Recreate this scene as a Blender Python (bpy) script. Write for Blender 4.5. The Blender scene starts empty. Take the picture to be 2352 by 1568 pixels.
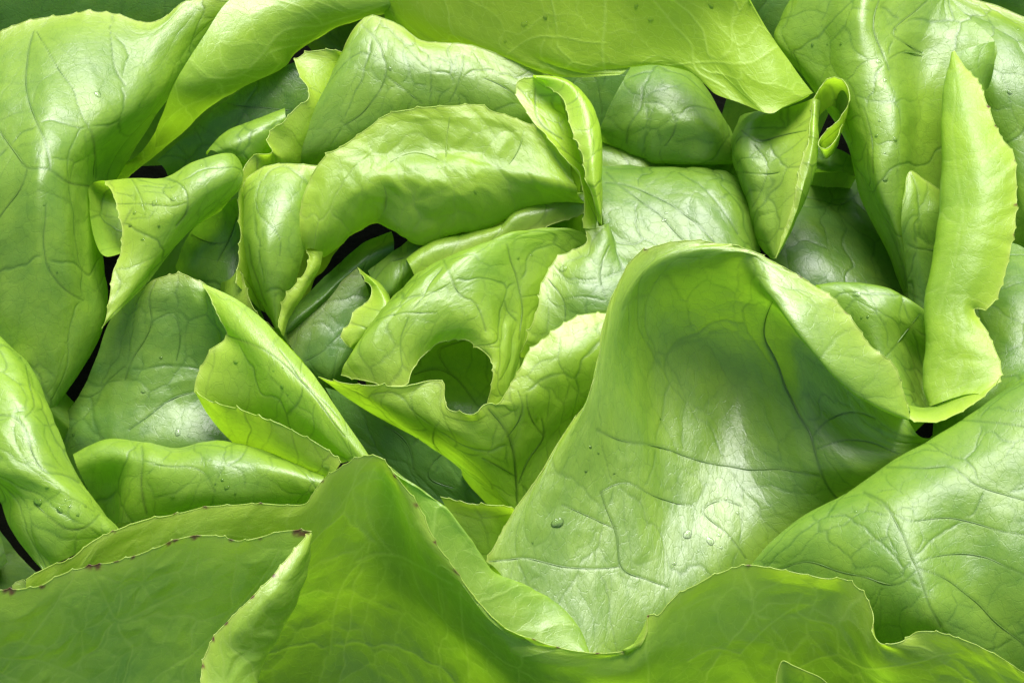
import bpy, math, random
import numpy as np

# ------------------------------------------------------------------ camera, world, sun, exposure
scn = bpy.context.scene
ELEV = math.radians(52)          # the camera looks down at the head by this angle
U = 0.0001                       # one layout unit is a tenth of a millimetre
W0, H0 = 2352.0, 1568.0          # the bed area in view, in layout units
DIST = 0.85
cam_d = bpy.data.cameras.new('camera')
cam = bpy.data.objects.new('camera', cam_d)
scn.collection.objects.link(cam)
FWD = np.array([0.0, math.cos(ELEV), -math.sin(ELEV)])
UP = np.array([0.0, math.sin(ELEV), math.cos(ELEV)])
RIGHT = np.array([1.0, 0, 0])
CPOS = -FWD * DIST
cam.location = CPOS
cam.rotation_euler = (math.pi / 2 - ELEV, 0, 0)
cam_d.sensor_width = 36
cam_d.lens = 36 * DIST / (W0 * U)
cam_d.clip_start = 0.01
cam_d.clip_end = 20
scn.camera = cam
scn.cycles.max_bounces = 6; scn.cycles.diffuse_bounces = 1; scn.cycles.transmission_bounces = 4
scn.render.resolution_x, scn.render.resolution_y = 1024, 682

SUN_EL, SUN_AZ = math.radians(56), math.radians(8)     # azimuth clockwise from +Y (behind the head)
w = bpy.data.worlds.new('World'); scn.world = w; w.use_nodes = True
nt = w.node_tree
sky = nt.nodes.new('ShaderNodeTexSky'); sky.sky_type = 'NISHITA'; sky.sun_disc = False
sky.sun_elevation = SUN_EL; sky.sun_rotation = SUN_AZ; sky.dust_density = 3.0; sky.air_density = 1.0; sky.ozone_density = 1.0
bg = nt.nodes['Background']; bg.inputs['Strength'].default_value = 0.10
nt.links.new(sky.outputs[0], bg.inputs['Color'])
sd = bpy.data.lights.new('sun', 'SUN'); sun = bpy.data.objects.new('sun', sd); scn.collection.objects.link(sun)
sd.energy = 4.6; sd.angle = math.radians(36); sd.color = (1.0, 0.99, 0.98)
sun.rotation_euler = (-(math.pi / 2 - SUN_EL), 0, -SUN_AZ)
vs = scn.view_settings
vs.view_transform = 'Standard'; vs.look = 'None'; vs.gamma = 1.0; vs.exposure = 0.70; vs.use_curve_mapping = False

# ------------------------------------------------------------------ layout -> world
def world(P):
    """(x right, y towards the viewer, h height) in layout units -> metres. h is height above the level of the rosette."""
    P = np.asarray(P, float)
    sx = (P[..., 0] - W0 / 2) * U; sy = (H0 / 2 - P[..., 1]) * U
    d = FWD * DIST + sx[..., None] * RIGHT + sy[..., None] * UP
    t = (P[..., 2] * U - CPOS[2]) / d[..., 2]
    return CPOS + d * t[..., None]

# ------------------------------------------------------------------ numeric noise
_r = np.random.RandomState(7)
TAB = _r.rand(4096)
def hsh(i, j, k):
    return TAB[(i * 73 + j * 1571 + k * 389 + (i * j) % 97 * 31 + 100000) % 4096]
def vnoise(x, y, k=0):
    i = np.floor(x).astype(int); j = np.floor(y).astype(int)
    fx = x - i; fy = y - j
    fx = fx * fx * (3 - 2 * fx); fy = fy * fy * (3 - 2 * fy)
    a = hsh(i, j, k); b = hsh(i + 1, j, k); c = hsh(i, j + 1, k); d = hsh(i + 1, j + 1, k)
    return (a + (b - a) * fx + (c - a) * fy + (a - b - c + d) * fx * fy) * 2 - 1
def fbm(x, y, k=0, o=3):
    s = 0; a = 1
    for q in range(o):
        s = s + a * vnoise(x * 2 ** q, y * 2 ** q, k + q * 17); a *= .5
    return s
def voronoi(x, y, k):
    """distance to the nearest cell border, in cell units"""
    i = np.floor(x).astype(int); j = np.floor(y).astype(int)
    best = np.full(x.shape, 9e9); bx = np.zeros(x.shape); by = np.zeros(x.shape)
    pts = []
    for di in (-2, -1, 0, 1, 2):
        for dj in (-2, -1, 0, 1, 2):
            if abs(di) + abs(dj) > 3: continue
            px = i + di + .12 + .76 * hsh(i + di, j + dj, k) - x; py = j + dj + .12 + .76 * hsh(i + di, j + dj, k + 501) - y
            pts.append((px, py)); d = px * px + py * py
            m = d < best; best = np.where(m, d, best); bx = np.where(m, px, bx); by = np.where(m, py, by)
    e = np.full(x.shape, 9e9)
    for px, py in pts:
        dx = px - bx; dy = py - by; L = np.sqrt(dx * dx + dy * dy)
        v = ((px + bx) * .5 * dx + (py + by) * .5 * dy) / np.maximum(L, 1e-6)
        e = np.where(L > 1e-5, np.minimum(e, v), e)
    return e

def spline(K, P, q):
    """cubic through points P at knots K (axis 0), sampled at q"""
    n = len(K); P = np.asarray(P, float)
    sh = (-1,) + (1,) * (P.ndim - 1)
    m = np.zeros_like(P); dk = np.diff(K); s = np.diff(P, axis=0) / dk.reshape(sh)
    m[0] = s[0]; m[-1] = s[-1]
    if n > 2:
        w0 = dk[1:].reshape(sh); w1 = dk[:-1].reshape(sh)
        m[1:-1] = (s[:-1] * w0 + s[1:] * w1) / (w0 + w1)
        m[0] = 1.5 * s[0] - .5 * m[1]; m[-1] = 1.5 * s[-1] - .5 * m[-2]
    i = np.clip(np.searchsorted(K, q, side='right') - 1, 0, n - 2)
    h = dk[i]; t = ((q - K[i]) / h).reshape(sh); h = h.reshape(sh)
    return ((2*t**3 - 3*t**2 + 1) * P[i] + (t**3 - 2*t**2 + t) * h * m[i] + (-2*t**3 + 3*t**2) * P[i+1] + (t**3 - t**2) * h * m[i+1])

def parse(txt):
    rows = []
    for ln in txt.strip().splitlines():
        rows.append([tuple(float(v) for v in p.split(',')) for p in ln.split()])
    n = max(len(r) for r in rows)
    out = []
    for r in rows:                       # rows may have different numbers of points: even them out by length
        r = np.array(r)
        if len(r) != n:
            L = np.r_[0, np.cumsum(np.linalg.norm(np.diff(r, axis=0), axis=1))]
            r = spline(L, r, np.linspace(0, L[-1], n))
        out.append(r)
    return np.array(out)

# ------------------------------------------------------------------ materials
def new_mat(name):
    m = bpy.data.materials.new(name); m.use_nodes = True
    m.node_tree.nodes.clear(); return m, m.node_tree.nodes, m.node_tree.links
def leaf_material(name):
    m, N, L = new_mat(name)
    def n(t, **k):
        o = N.new(t)
        for a, b in k.items(): setattr(o, a, b)
        return o
    def attr(nm, ty='GEOMETRY'):
        a = n('ShaderNodeAttribute'); a.attribute_name = nm; a.attribute_type = ty; return a
    def math_(op, a, b=None, clamp=False):
        o = n('ShaderNodeMath', operation=op, use_clamp=clamp)
        for i, v in enumerate((a, b)):
            if v is None: continue
            if isinstance(v, (int, float)): o.inputs[i].default_value = v
            else: L.new(v, o.inputs[i])
        return o.outputs[0]
    def mix(f, a, b, bt='MIX'):
        o = n('ShaderNodeMix', data_type='RGBA', blend_type=bt)
        for s, v in ((o.inputs[0], f), (o.inputs[6], a), (o.inputs[7], b)):
            if isinstance(v, (int, float)): s.default_value = v
            elif isinstance(v, tuple): s.default_value = (*v, 1)
            else: L.new(v, s)
        return o.outputs[2]
    rest = attr('rest').outputs['Vector']; rim = attr('rim').outputs['Fac']; vein = attr('vein').outputs['Fac']
    spot = attr('spot').outputs['Fac']; tone = attr('tone', 'OBJECT').outputs['Fac']; pale = attr('pale_veins', 'OBJECT').outputs['Fac']
    def noise(sc, det=3, rough=.55):
        o = n('ShaderNodeTexNoise'); o.inputs['Scale'].default_value = sc; o.inputs['Detail'].default_value = det; o.inputs['Roughness'].default_value = rough
        L.new(rest, o.inputs['Vector']); return o.outputs['Fac']
    big = noise(.55, 3); mid = noise(3.0, 4); fine = noise(42, 3, .65)
    # how yellow the blade is: margins and young leaves are yellower
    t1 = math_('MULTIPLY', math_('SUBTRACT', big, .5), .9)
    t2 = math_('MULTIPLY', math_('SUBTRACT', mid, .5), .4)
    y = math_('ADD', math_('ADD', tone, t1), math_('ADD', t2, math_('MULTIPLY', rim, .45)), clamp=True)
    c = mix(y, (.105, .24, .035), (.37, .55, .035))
    c = mix(math_('MULTIPLY', math_('SUBTRACT', fine, .5), .5, True), c, (.42, .55, .20))
    # vein network
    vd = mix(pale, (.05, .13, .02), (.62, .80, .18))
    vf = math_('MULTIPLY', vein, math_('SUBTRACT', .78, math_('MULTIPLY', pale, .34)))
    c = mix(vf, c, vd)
    # fine third-order veinlets
    wn = n('ShaderNodeTexNoise'); wn.inputs['Scale'].default_value = 3.2; L.new(rest, wn.inputs['Vector'])
    wa = n('ShaderNodeVectorMath', operation='MULTIPLY_ADD'); L.new(wn.outputs['Color'], wa.inputs[0]); wa.inputs[1].default_value = (.28, .28, .28); L.new(rest, wa.inputs[2])
    vo = n('ShaderNodeTexVoronoi', feature='DISTANCE_TO_EDGE', voronoi_dimensions='2D'); vo.inputs['Scale'].default_value = 3.6; L.new(wa.outputs[0], vo.inputs['Vector'])
    v3 = n('ShaderNodeMapRange'); v3.inputs[1].default_value = 0; v3.inputs[2].default_value = .05; v3.inputs[3].default_value = 1; v3.inputs[4].default_value = 0
    L.new(vo.outputs['Distance'], v3.inputs[0])
    v3f = math_('MULTIPLY', v3.outputs[0], .16)
    c = mix(v3f, c, vd)
    c = mix(math_('MULTIPLY', rim, math_('MULTIPLY', rim, .30)), c, (.52, .60, .10))
    edge = attr('edge').outputs['Fac']
    c = mix(math_('MULTIPLY', edge, .4), c, (.60, .64, .20))
    c = mix(spot, c, (.16, .045, .03))
    # relief
    hgt = math_('ADD', math_('MULTIPLY', fine, .35), math_('MULTIPLY', noise(9, 3), .8))
    hgt = math_('SUBTRACT', hgt, math_('MULTIPLY', v3.outputs[0], .2))
    hgt = math_('SUBTRACT', hgt, math_('MULTIPLY', vein, math_('SUBTRACT', .6, math_('MULTIPLY', pale, 1.2))))
    bump = n('ShaderNodeBump'); bump.inputs['Strength'].default_value = .45; bump.inputs['Distance'].default_value = .00022
    L.new(hgt, bump.inputs['Height'])
    pr = n('ShaderNodeBsdfPrincipled'); L.new(c, pr.inputs['Base Color'])
    ro = math_('ADD', .27, math_('MULTIPLY', mid, .16)); L.new(ro, pr.inputs['Roughness'])
    L.new(attr('gloss', 'OBJECT').outputs['Fac'], pr.inputs['Specular IOR Level']); L.new(bump.outputs[0], pr.inputs['Normal'])
    tr = n('ShaderNodeBsdfTranslucent'); L.new(bump.outputs[0], tr.inputs['Normal'])
    tc = mix(1.0, c, (1.4, 1.6, .5), 'MULTIPLY'); L.new(tc, tr.inputs['Color'])
    mx = n('ShaderNodeMixShader'); mx.inputs[0].default_value = .42
    L.new(pr.outputs[0], mx.inputs[1]); L.new(tr.outputs[0], mx.inputs[2])
    out = n('ShaderNodeOutputMaterial'); L.new(mx.outputs[0], out.inputs[0])
    return m
LEAF = leaf_material('lettuce_blade')
m, N, L = new_mat('shade_dark_soil')
pr = N.new('ShaderNodeBsdfPrincipled'); out = N.new('ShaderNodeOutputMaterial'); L.new(pr.outputs[0], out.inputs[0])
nz = N.new('ShaderNodeTexNoise'); nz.inputs['Scale'].default_value = 120; nz.inputs['Detail'].default_value = 8
cr = N.new('ShaderNodeValToRGB'); cr.color_ramp.elements[0].color = (.0008, .0011, .0006, 1); cr.color_ramp.elements[1].color = (.005, .006, .0035, 1)  # near-black: the shade of the gaps put into the soil colour
tc_ = N.new('ShaderNodeTexCoord'); L.new(tc_.outputs['Object'], nz.inputs['Vector']); L.new(nz.outputs['Fac'], cr.inputs[0]); L.new(cr.outputs[0], pr.inputs['Base Color'])
pr.inputs['Roughness'].default_value = 1; pr.inputs['Specular IOR Level'].default_value = .05
bp = N.new('ShaderNodeBump'); bp.inputs['Distance'].default_value = .003; L.new(nz.outputs['Fac'], bp.inputs['Height']); L.new(bp.outputs[0], pr.inputs['Normal'])
SOIL = m
m, N, L = new_mat('water')
tb = N.new('ShaderNodeBsdfTransparent'); tb.inputs[0].default_value = (.97, .99, .96, 1)
gb = N.new('ShaderNodeBsdfGlossy'); gb.inputs['Roughness'].default_value = .06
rb = N.new('ShaderNodeBsdfRefraction'); rb.inputs['IOR'].default_value = 1.2; rb.inputs['Roughness'].default_value = .02
fr = N.new('ShaderNodeFresnel'); fr.inputs['IOR'].default_value = 1.28
m1 = N.new('ShaderNodeMixShader'); m1.inputs[0].default_value = .0; L.new(tb.outputs[0], m1.inputs[1]); L.new(rb.outputs[0], m1.inputs[2])
m2 = N.new('ShaderNodeMixShader'); L.new(fr.outputs[0], m2.inputs[0]); L.new(m1.outputs[0], m2.inputs[1]); L.new(gb.outputs[0], m2.inputs[2])
out = N.new('ShaderNodeOutputMaterial'); L.new(m2.outputs[0], out.inputs[0])
WATER = m

def mesh_obj(name, verts, faces, mat, parent=None, attrs=None, smooth=True):
    me = bpy.data.meshes.new(name)
    verts = np.asarray(verts, np.float32); faces = np.asarray(faces, np.int32); k = faces.shape[1]
    me.vertices.add(len(verts)); me.vertices.foreach_set('co', verts.ravel())
    me.loops.add(faces.size); me.loops.foreach_set('vertex_index', faces.ravel())
    me.polygons.add(len(faces)); me.polygons.foreach_set('loop_start', np.arange(0, faces.size, k, dtype=np.int32))
    me.update(calc_edges=True)
    if smooth: me.polygons.foreach_set('use_smooth', np.ones(len(faces), bool))
    for a, v in (attrs or {}).items():
        v = np.asarray(v, np.float32)
        if v.ndim == 2: me.attributes.new(a, 'FLOAT_VECTOR', 'POINT').data.foreach_set('vector', v.ravel())
        else: me.attributes.new(a, 'FLOAT', 'POINT').data.foreach_set('value', v)
    me.materials.append(mat); me.validate()
    o = bpy.data.objects.new(name, me); scn.collection.objects.link(o)
    if parent: o.parent = parent
    return o

def grid_faces(r, c, base=0):
    i = np.arange(r - 1)[:, None] * c + np.arange(c - 1)[None]
    i = i.ravel() + base
    return np.stack([i, i + 1, i + c + 1, i + c], 1)

def seg_dist(px, py, line):
    d = np.full(px.shape, 9e9)
    for (ax, ay), (bx, by) in zip(line[:-1], line[1:]):
        vx, vy = bx - ax, by - ay; L2 = vx * vx + vy * vy + 1e-9
        t = np.clip(((px - ax) * vx + (py - ay) * vy) / L2, 0, 1)
        d = np.minimum(d, np.hypot(px - ax - t * vx, py - ay - t * vy))
    return d
def smooth_line(txt):
    r = np.array([tuple(float(v) for v in p.split(',')) for p in txt.split()])
    L = np.r_[0, np.cumsum(np.linalg.norm(np.diff(r, axis=0), axis=1))]
    q = spline(L, r, np.linspace(0, L[-1], max(4, int(L[-1] / 14))))
    n = q.shape[0]; i = np.arange(n)
    q[:, 0] += 3.0 * vnoise(i * .37, i * 0. + q[0, 0], 5); q[:, 1] += 3.0 * vnoise(i * .37, i * 0. + q[0, 1], 6)
    return [tuple(v) for v in q]

SAMPLES = []        # surface points for setting droplets down
NTRI = 0
RES = 3.5
head = bpy.data.objects.new('lettuce_head', None); scn.collection.objects.link(head)
head.location = (0, 0, 0)
head['label'] = 'green butterhead lettuce, its loose curled leaves filling the whole picture'
head['category'] = 'lettuce'

SPOTS = []
def leaf(patches, label=None, tone=.35, pale=0., seed=1, teeth=1., pucker=1., cell=95., aniso=1.35, veins=(), wave=1., net=1., skirt=260, gloss=.7, res=None, spots=(), midrib=()):
    """one leaf: lofted patches; row 0 of a patch is its free toothed margin unless its mode says otherwise"""
    global NTRI
    rs = np.random.RandomState(seed)
    V = []; F = []; A = {k: [] for k in ('rest', 'rim', 'vein', 'spot', 'edge')}
    base = 0; beads = []
    lines = [(smooth_line(v[0]), v[1]) for v in veins]
    res = res or RES
    n_s0 = len(SAMPLES)
    for pi, patch in enumerate(patches):
        mode = 'rim'
        if isinstance(patch, tuple): mode, patch = patch
        C = parse(patch)
        R, K = C.shape[:2]
        Cw = world(C) / U
        kc = np.r_[0, np.cumsum(np.linalg.norm(np.diff(Cw, axis=1), axis=2).mean(0) + 1)]
        kr = np.r_[0, np.cumsum(np.linalg.norm(np.diff(Cw, axis=0), axis=2).mean(1) + 1)]
        ncol = int(np.clip(kc[-1] / res, 12, 700)); nrow = int(np.clip(kr[-1] / res, 10, 520))
        qr = np.linspace(0, kr[-1], nrow); qc = np.linspace(0, kc[-1], ncol)
        G = spline(kr, C, qr); G = np.swapaxes(spline(kc, np.swapaxes(G, 0, 1), qc), 0, 1)
        P = world(G)
        # true lengths across the blade for the growth of veins
        du = np.linalg.norm(np.diff(P, axis=1), axis=2) / U; dv = np.linalg.norm(np.diff(P, axis=0), axis=2) / U
        s = np.concatenate([np.zeros((nrow, 1)), np.cumsum(du, 1)], 1); s = s - s.mean(1, keepdims=True)
        t = np.concatenate([np.zeros((1, ncol)), np.cumsum(dv, 0)], 0)
        s = s * .5 + (qc - qc.mean())[None] * .5; tt = t * .5 + qr[:, None] * .5
        ox, oy = seed * 37.3 + pi * 911, seed * 91.7
        x = s + ox; y = tt + oy
        # wavy body
        gu = np.gradient(P, axis=1); gv = np.gradient(P, axis=0)
        Nn = np.cross(gu, gv); Nn /= np.linalg.norm(Nn, axis=2, keepdims=True) + 1e-12
        view = -(P - CPOS); dots = (Nn * view).sum(2)
        sg = 1 if np.median(dots) > 0 else -1
        Nn *= sg
        wx = x + 26 * fbm(x / 120, y / 120, seed, 2) + 7 * vnoise(x / 28, y / 28, seed + 3)
        wy = y + 26 * fbm(x / 120, y / 120, seed + 9, 2) + 7 * vnoise(x / 28, y / 28, seed + 4)
        e2 = voronoi(wx / cell, wy / (cell * aniso), seed + 60) * cell
        e1 = voronoi(wx / (cell * 2.7) + .3, wy / (cell * 2.7 * aniso), seed + 20) * cell * 2.7
        fade = np.clip(fbm(x / 200, y / 200, seed + 31, 2) * .6 + .75, .15, 1)
        v1 = np.exp(-(e1 / 2.5) ** 2) * .7; v2 = np.exp(-(e2 / 2.2) ** 2) * .6 * fade
        vt = np.zeros_like(v1); dt = np.full_like(v1, 999.)
        for ln, wd in lines:
            d = seg_dist(G[..., 0], G[..., 1], ln)
            vt = np.maximum(vt, np.exp(-(d / (2.4 * wd)) ** 2) * .6); dt = np.minimum(dt, d)
        near = np.clip((dt - 4) / 12, 0, 1)
        v1 = v1 * near * net; v2 = v2 * np.clip((dt - 5) / 12, 0, 1) * net
        v = np.maximum(np.maximum(v1, v2), vt)
        b2 = 1 - np.exp(-(np.minimum(e2, 60) / 24) ** 1.7); b1 = 1 - np.exp(-(np.minimum(np.minimum(e1, dt if len(lines) else 1e9), 150) / 60) ** 1.6)
        rimd = tt if mode == 'rim' else (np.minimum(tt, s - s[:, :1]) if mode == 'rimleft' else (np.minimum(tt, s[:, -1:] - s) if mode == 'rimright' else np.full_like(tt, 400.))) if mode != 'seam' else tt
        soft = np.clip(rimd / 60, 0.0, 1)
        sgv = -1 if pale > .6 else 1
        disp = sgv * pucker * (b2 * 2.8 * fade + b1 * 5.0) * (.15 + .85 * soft) - sgv * (v1 + vt) * .9 - sgv * v2 * .25
        disp = disp + wave * (7 * fbm(x / 210, y / 210, seed + 40, 2) + .35 * fbm(x / 30, y / 30, seed + 50, 2))
        edgeu = np.minimum(s - s[:, :1], s[:, -1:] - s)
        if mode != 'none': disp = disp * np.clip(tt / 34, 0, 1) ** .8
        P = P + Nn * (disp * U)[..., None]
        # margin: cusped teeth and fine ruffle
        if mode.startswith('rim') and teeth > 0:
            sl = np.r_[0, np.cumsum(np.linalg.norm(np.diff(P[0], axis=0), axis=1))] / U
            tp = []; a = rs.uniform(5, 30)
            while a < sl[-1]:
                tp.append((a, rs.uniform(.35, 1.25) * (1.5 if rs.rand() < .12 else 1))); a += rs.uniform(18, 70)
            prof = np.zeros(ncol)
            for a, hh in tp: prof = np.maximum(prof, hh * 5.5 * np.exp(-np.abs(sl - a) / 3.2) + hh * 2.0 * np.exp(-np.abs(sl - a) / 12))
            prof *= teeth
            k = min(5, nrow - 1)
            outd = P[0] - P[k]; outd /= np.linalg.norm(outd, axis=1, keepdims=True) + 1e-9
            ruf = teeth * 3. * fbm(sl / 42, sl * 0 + seed, seed + 70, 2)
            for r_ in range(k):
                f = (1 - r_ / k) ** 1.6
                P[r_] += outd * (prof * f * U)[:, None]
            for r_ in range(min(22, nrow)):
                P[r_] += Nn[r_] * (ruf * np.exp(-tt[r_] / 26) * U)[:, None]
        # rest coords in cm
        rest = np.stack([x / 100, y / 100, np.zeros_like(x) + pi], 2)
        rim = np.exp(-np.maximum(rimd, 0) / 55)
        spot = np.zeros_like(rim)
        for (sx_, sy_, r_) in spots:
            d = np.hypot(G[..., 0] - sx_, (G[..., 1] - sy_) * 1.3) + 5 * vnoise(x / 8, y / 8, 3)
            spot = np.maximum(spot, np.clip(1.25 - d / r_, 0, .9) * np.exp(-np.maximum(rimd - r_ * .8, 0) / 8))
        edge = np.exp(-(np.maximum(rimd, 0) / 3.0) ** 1.0) if mode.startswith('rim') else np.zeros_like(rim)
        if pi == 0 and skirt:
            # lower blade added out of sight to keep light out of the gaps
            top = P[-1][::3]; dirn = P[-1][::3] - P[-max(4, nrow // 12)][::3]; dirn /= np.linalg.norm(dirn, axis=1, keepdims=True) + 1e-9
            rws = []
            for q in np.linspace(0, 1, 9):
                p_ = top + dirn * (40 * U * min(q * 3, 1)) * 0 ; p_ = p_ + np.array([0, 0, -1.]) * skirt * U * q
                c_ = np.array([0, 0, 0.]); p_[:, :2] += (c_[:2] - p_[:, :2]) * .12 * q
                rws.append(p_)
            SK = np.stack(rws); sk_n = SK.shape[1]
        V.append(P.reshape(-1, 3)); F.append(grid_faces(nrow, ncol, base)[:, ::sg]); base += nrow * ncol
        if pi == 0 and skirt:
            V.append(SK.reshape(-1, 3)); F.append(grid_faces(9, sk_n, base)[:, ::sg]); base += 9 * sk_n
        for k_, a_ in (('rest', rest.reshape(-1, 3)), ('rim', rim.ravel()), ('vein', v.ravel()), ('spot', spot.ravel()), ('edge', edge.ravel())): A[k_].append(a_)
        if pi == 0 and skirt:
            A['rest'].append(np.tile(rest[-1][::3], (9, 1, 1)).reshape(-1, 3) + np.repeat(np.linspace(0, 2, 9), sk_n)[:, None] * np.array([0, 1, 0]))
            for k_ in ('rim', 'vein', 'spot', 'edge'): A[k_].append(np.zeros(9 * sk_n))
        SAMPLES.append((G[::2, ::2, :].reshape(-1, 3), P[::2, ::2].reshape(-1, 3), Nn[::2, ::2].reshape(-1, 3)))
        if mode.startswith('rim'):
            beads.append((P[0], Nn[0], rest[0], spot[0]))
            if mode == 'rimleft': beads.append((P[:, 0], Nn[:, 0], rest[:, 0], spot[:, 0]))
            if mode == 'rimright': beads.append((P[:, -1], Nn[:, -1], rest[:, -1], spot[:, -1]))
    VG = np.concatenate([SAMPLES[q][0] for q in range(n_s0, len(SAMPLES))]); VP = np.concatenate([SAMPLES[q][1] for q in range(n_s0, len(SAMPLES))]); VN = np.concatenate([SAMPLES[q][2] for q in range(n_s0, len(SAMPLES))])
    V = np.concatenate(V); F = np.concatenate(F); A = {k: np.concatenate(a) for k, a in A.items()}
    o = mesh_obj('leaf', V, F, LEAF, head, A)
    o['tone'] = float(tone); o['pale_veins'] = float(pale); o['gloss'] = float(gloss)
    if label: o['label'] = label
    NTRI += len(F) * 2
    # the raised veins
    for vi, (ln, wd) in enumerate(lines if pale < .5 else []):
        pts = []
        for (x_, y_) in ln:
            d = np.hypot(VG[:, 0] - x_, VG[:, 1] - y_); idx = np.argpartition(d, 24)[:24]
            idx = idx[d[idx] < 16]
            if len(idx) < 3: continue
            hm = VG[idx, 2].max(); idx = idx[VG[idx, 2] > hm - 22]
            wgt = 1 / (d[idx] + 1.0) ** 2; wgt /= wgt.sum()
            nn = (VN[idx] * wgt[:, None]).sum(0); nn /= np.linalg.norm(nn) + 1e-9
            pts.append(((VP[idx] * wgt[:, None]).sum(0), nn))
        if len(pts) < 5: continue
        Pv = np.array([p[0] for p in pts]); Nv = np.array([p[1] for p in pts])
        for _ in range(2):
            Pv[1:-1] = Pv[1:-1] * .5 + (Pv[:-2] + Pv[2:]) * .25
        gap = np.linalg.norm(np.diff(Pv, axis=0), axis=1) / U
        if gap.max() > 90: 
            cut = int(np.argmax(gap > 90)) + 1
            Pv, Nv = Pv[:cut], Nv[:cut]
            if len(Pv) < 5: continue
        n = len(Pv); q = np.linspace(0, n - 1, n * 3); kk = np.arange(n, dtype=float)
        Pv = spline(kk, Pv, q); Nv = spline(kk, Nv, q); n = len(Pv)
        tp_ = np.linspace(0, 1, n); rr = (.45 + 1.4 * wd * np.minimum(1, np.minimum(tp_, 1 - tp_) * 3.5 + .05)) * U
        Pv = Pv - Nv * (rr * (.62 if pale < .5 else .45))[:, None]
        tg = np.gradient(Pv, axis=0); tg /= np.linalg.norm(tg, axis=1, keepdims=True) + 1e-12
        sd_ = np.cross(Nv, tg)
        ring = np.stack([Pv + (Nv * math.cos(a) + sd_ * math.sin(a)) * rr[:, None] for a in np.arange(6) * math.pi / 3], 1)
        i = np.arange(n - 1); fs = [np.stack([i * 6 + q_, i * 6 + (q_ + 1) % 6, (i + 1) * 6 + (q_ + 1) % 6, (i + 1) * 6 + q_], 1) for q_ in range(6)]
        vo_ = mesh_obj('midrib' if vi == 0 else 'vein', ring.reshape(-1, 3), np.concatenate(fs), LEAF, o,
                       {'rest': Pv.repeat(6, 0) * 100, 'vein': np.full(n * 6, .6), 'rim': np.zeros(n * 6), 'spot': np.zeros(n * 6), 'edge': np.zeros(n * 6)})
        vo_['tone'] = float(tone); vo_['pale_veins'] = float(pale); vo_['gloss'] = float(gloss); NTRI += n * 12
    # the thickened margin: a thin rounded bead with the thickness of the blade
    BV = []; BF = []; BA = {k: [] for k in ('rest', 'rim', 'vein', 'spot', 'edge')}; b0 = 0
    for line, nn, rst, sp in beads:
        tg = np.gradient(line, axis=0); tg /= np.linalg.norm(tg, axis=1, keepdims=True) + 1e-9
        sd_ = np.cross(nn, tg); n = len(line); rr = 1.1 * U * (1 + .25 * vnoise(np.arange(n) * .2, np.arange(n) * 0., 8))
        ring = []
        for q in range(5):
            a = q * 2 * math.pi / 5
            ring.append(line + (nn * math.cos(a) + sd_ * math.sin(a)) * rr[:, None])
        ring = np.stack(ring, 1)
        BV.append(ring.reshape(-1, 3))
        i = np.arange(n - 1)
        for q in range(5):
            q2 = (q + 1) % 5
            BF.append(np.stack([i * 5 + q, i * 5 + q2, (i + 1) * 5 + q2, (i + 1) * 5 + q], 1) + b0)
        b0 += n * 5
        BA['rest'].append(np.repeat(rst, 5, 0)); BA['spot'].append(np.repeat(sp, 5)); BA['rim'].append(np.ones(n * 5)); BA['vein'].append(np.zeros(n * 5)); BA['edge'].append(np.ones(n * 5))
    if beads:
        b = mesh_obj('leaf_margin', np.concatenate(BV), np.concatenate(BF), LEAF, o, {k: np.concatenate(a) for k, a in BA.items()})
        b['tone'] = float(tone); b['pale_veins'] = float(pale); b['gloss'] = float(gloss); NTRI += sum(len(f) for f in BF) * 2
    return o

# ------------------------------------------------------------------ the ground
gx = np.linspace(-1.5, 1.5, 160); gy = np.linspace(-1.2, 1.8, 160)
GX, GY = np.meshgrid(gx, gy)
gz = -.115 + .006 * fbm(GX * 20, GY * 20, 3, 3)
o = mesh_obj('soil', np.stack([GX, GY, gz], 2).reshape(-1, 3), grid_faces(160, 160), SOIL)
o['kind'] = 'structure'

# ------------------------------------------------------------------ the leaves, from the outermost in (x, y, h per control point)
def add(p, dh=0):
    return "\n".join(" ".join("%g,%g,%g" % (float(a), float(b), float(c) + dh) for a, b, c in (q.split(',') for q in l.split())) for l in p.strip().splitlines())

# unseen outer leaves round the head, added to block light from the sides
def ring_leaf(a, r0, r1, z0, z1, wd, sd_):
    ca, sa = math.cos(a), math.sin(a); rows = []
    for t in (0., .2, .45, .7, 1.):
        r_ = r1 + (r0 - r1) * t; z = z1 + (z0 - z1) * t + 130 * math.sin(t * math.pi) ; hw = wd * (.35 + 1.0 * math.sin(min(1., 1.15 - t) * math.pi * .5) ** .7) * (.62 if t == 0 else 1)
        row = []
        for k in range(-3, 4):
            q = k / 3 * hw; row.append("%.1f,%.1f,%.1f" % (1180 + ca * (r_ - 60 * (k / 3) ** 2) - sa * q, 780 + sa * (r_ - 60 * (k / 3) ** 2) * .86 + ca * q * .86, z + 60 * (k / 3) ** 2 + 18 * math.sin(k * 2.2 + sd_)))
        rows.append(" ".join(row))
    leaf(["\n".join(rows)], tone=.15, seed=sd_, res=11, pucker=2., skirt=0, gloss=.15)
for i in range(9): ring_leaf(i * 2 * math.pi / 9 + .3, 1250, 2500, -900, -620, 760, 300 + i)
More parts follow.
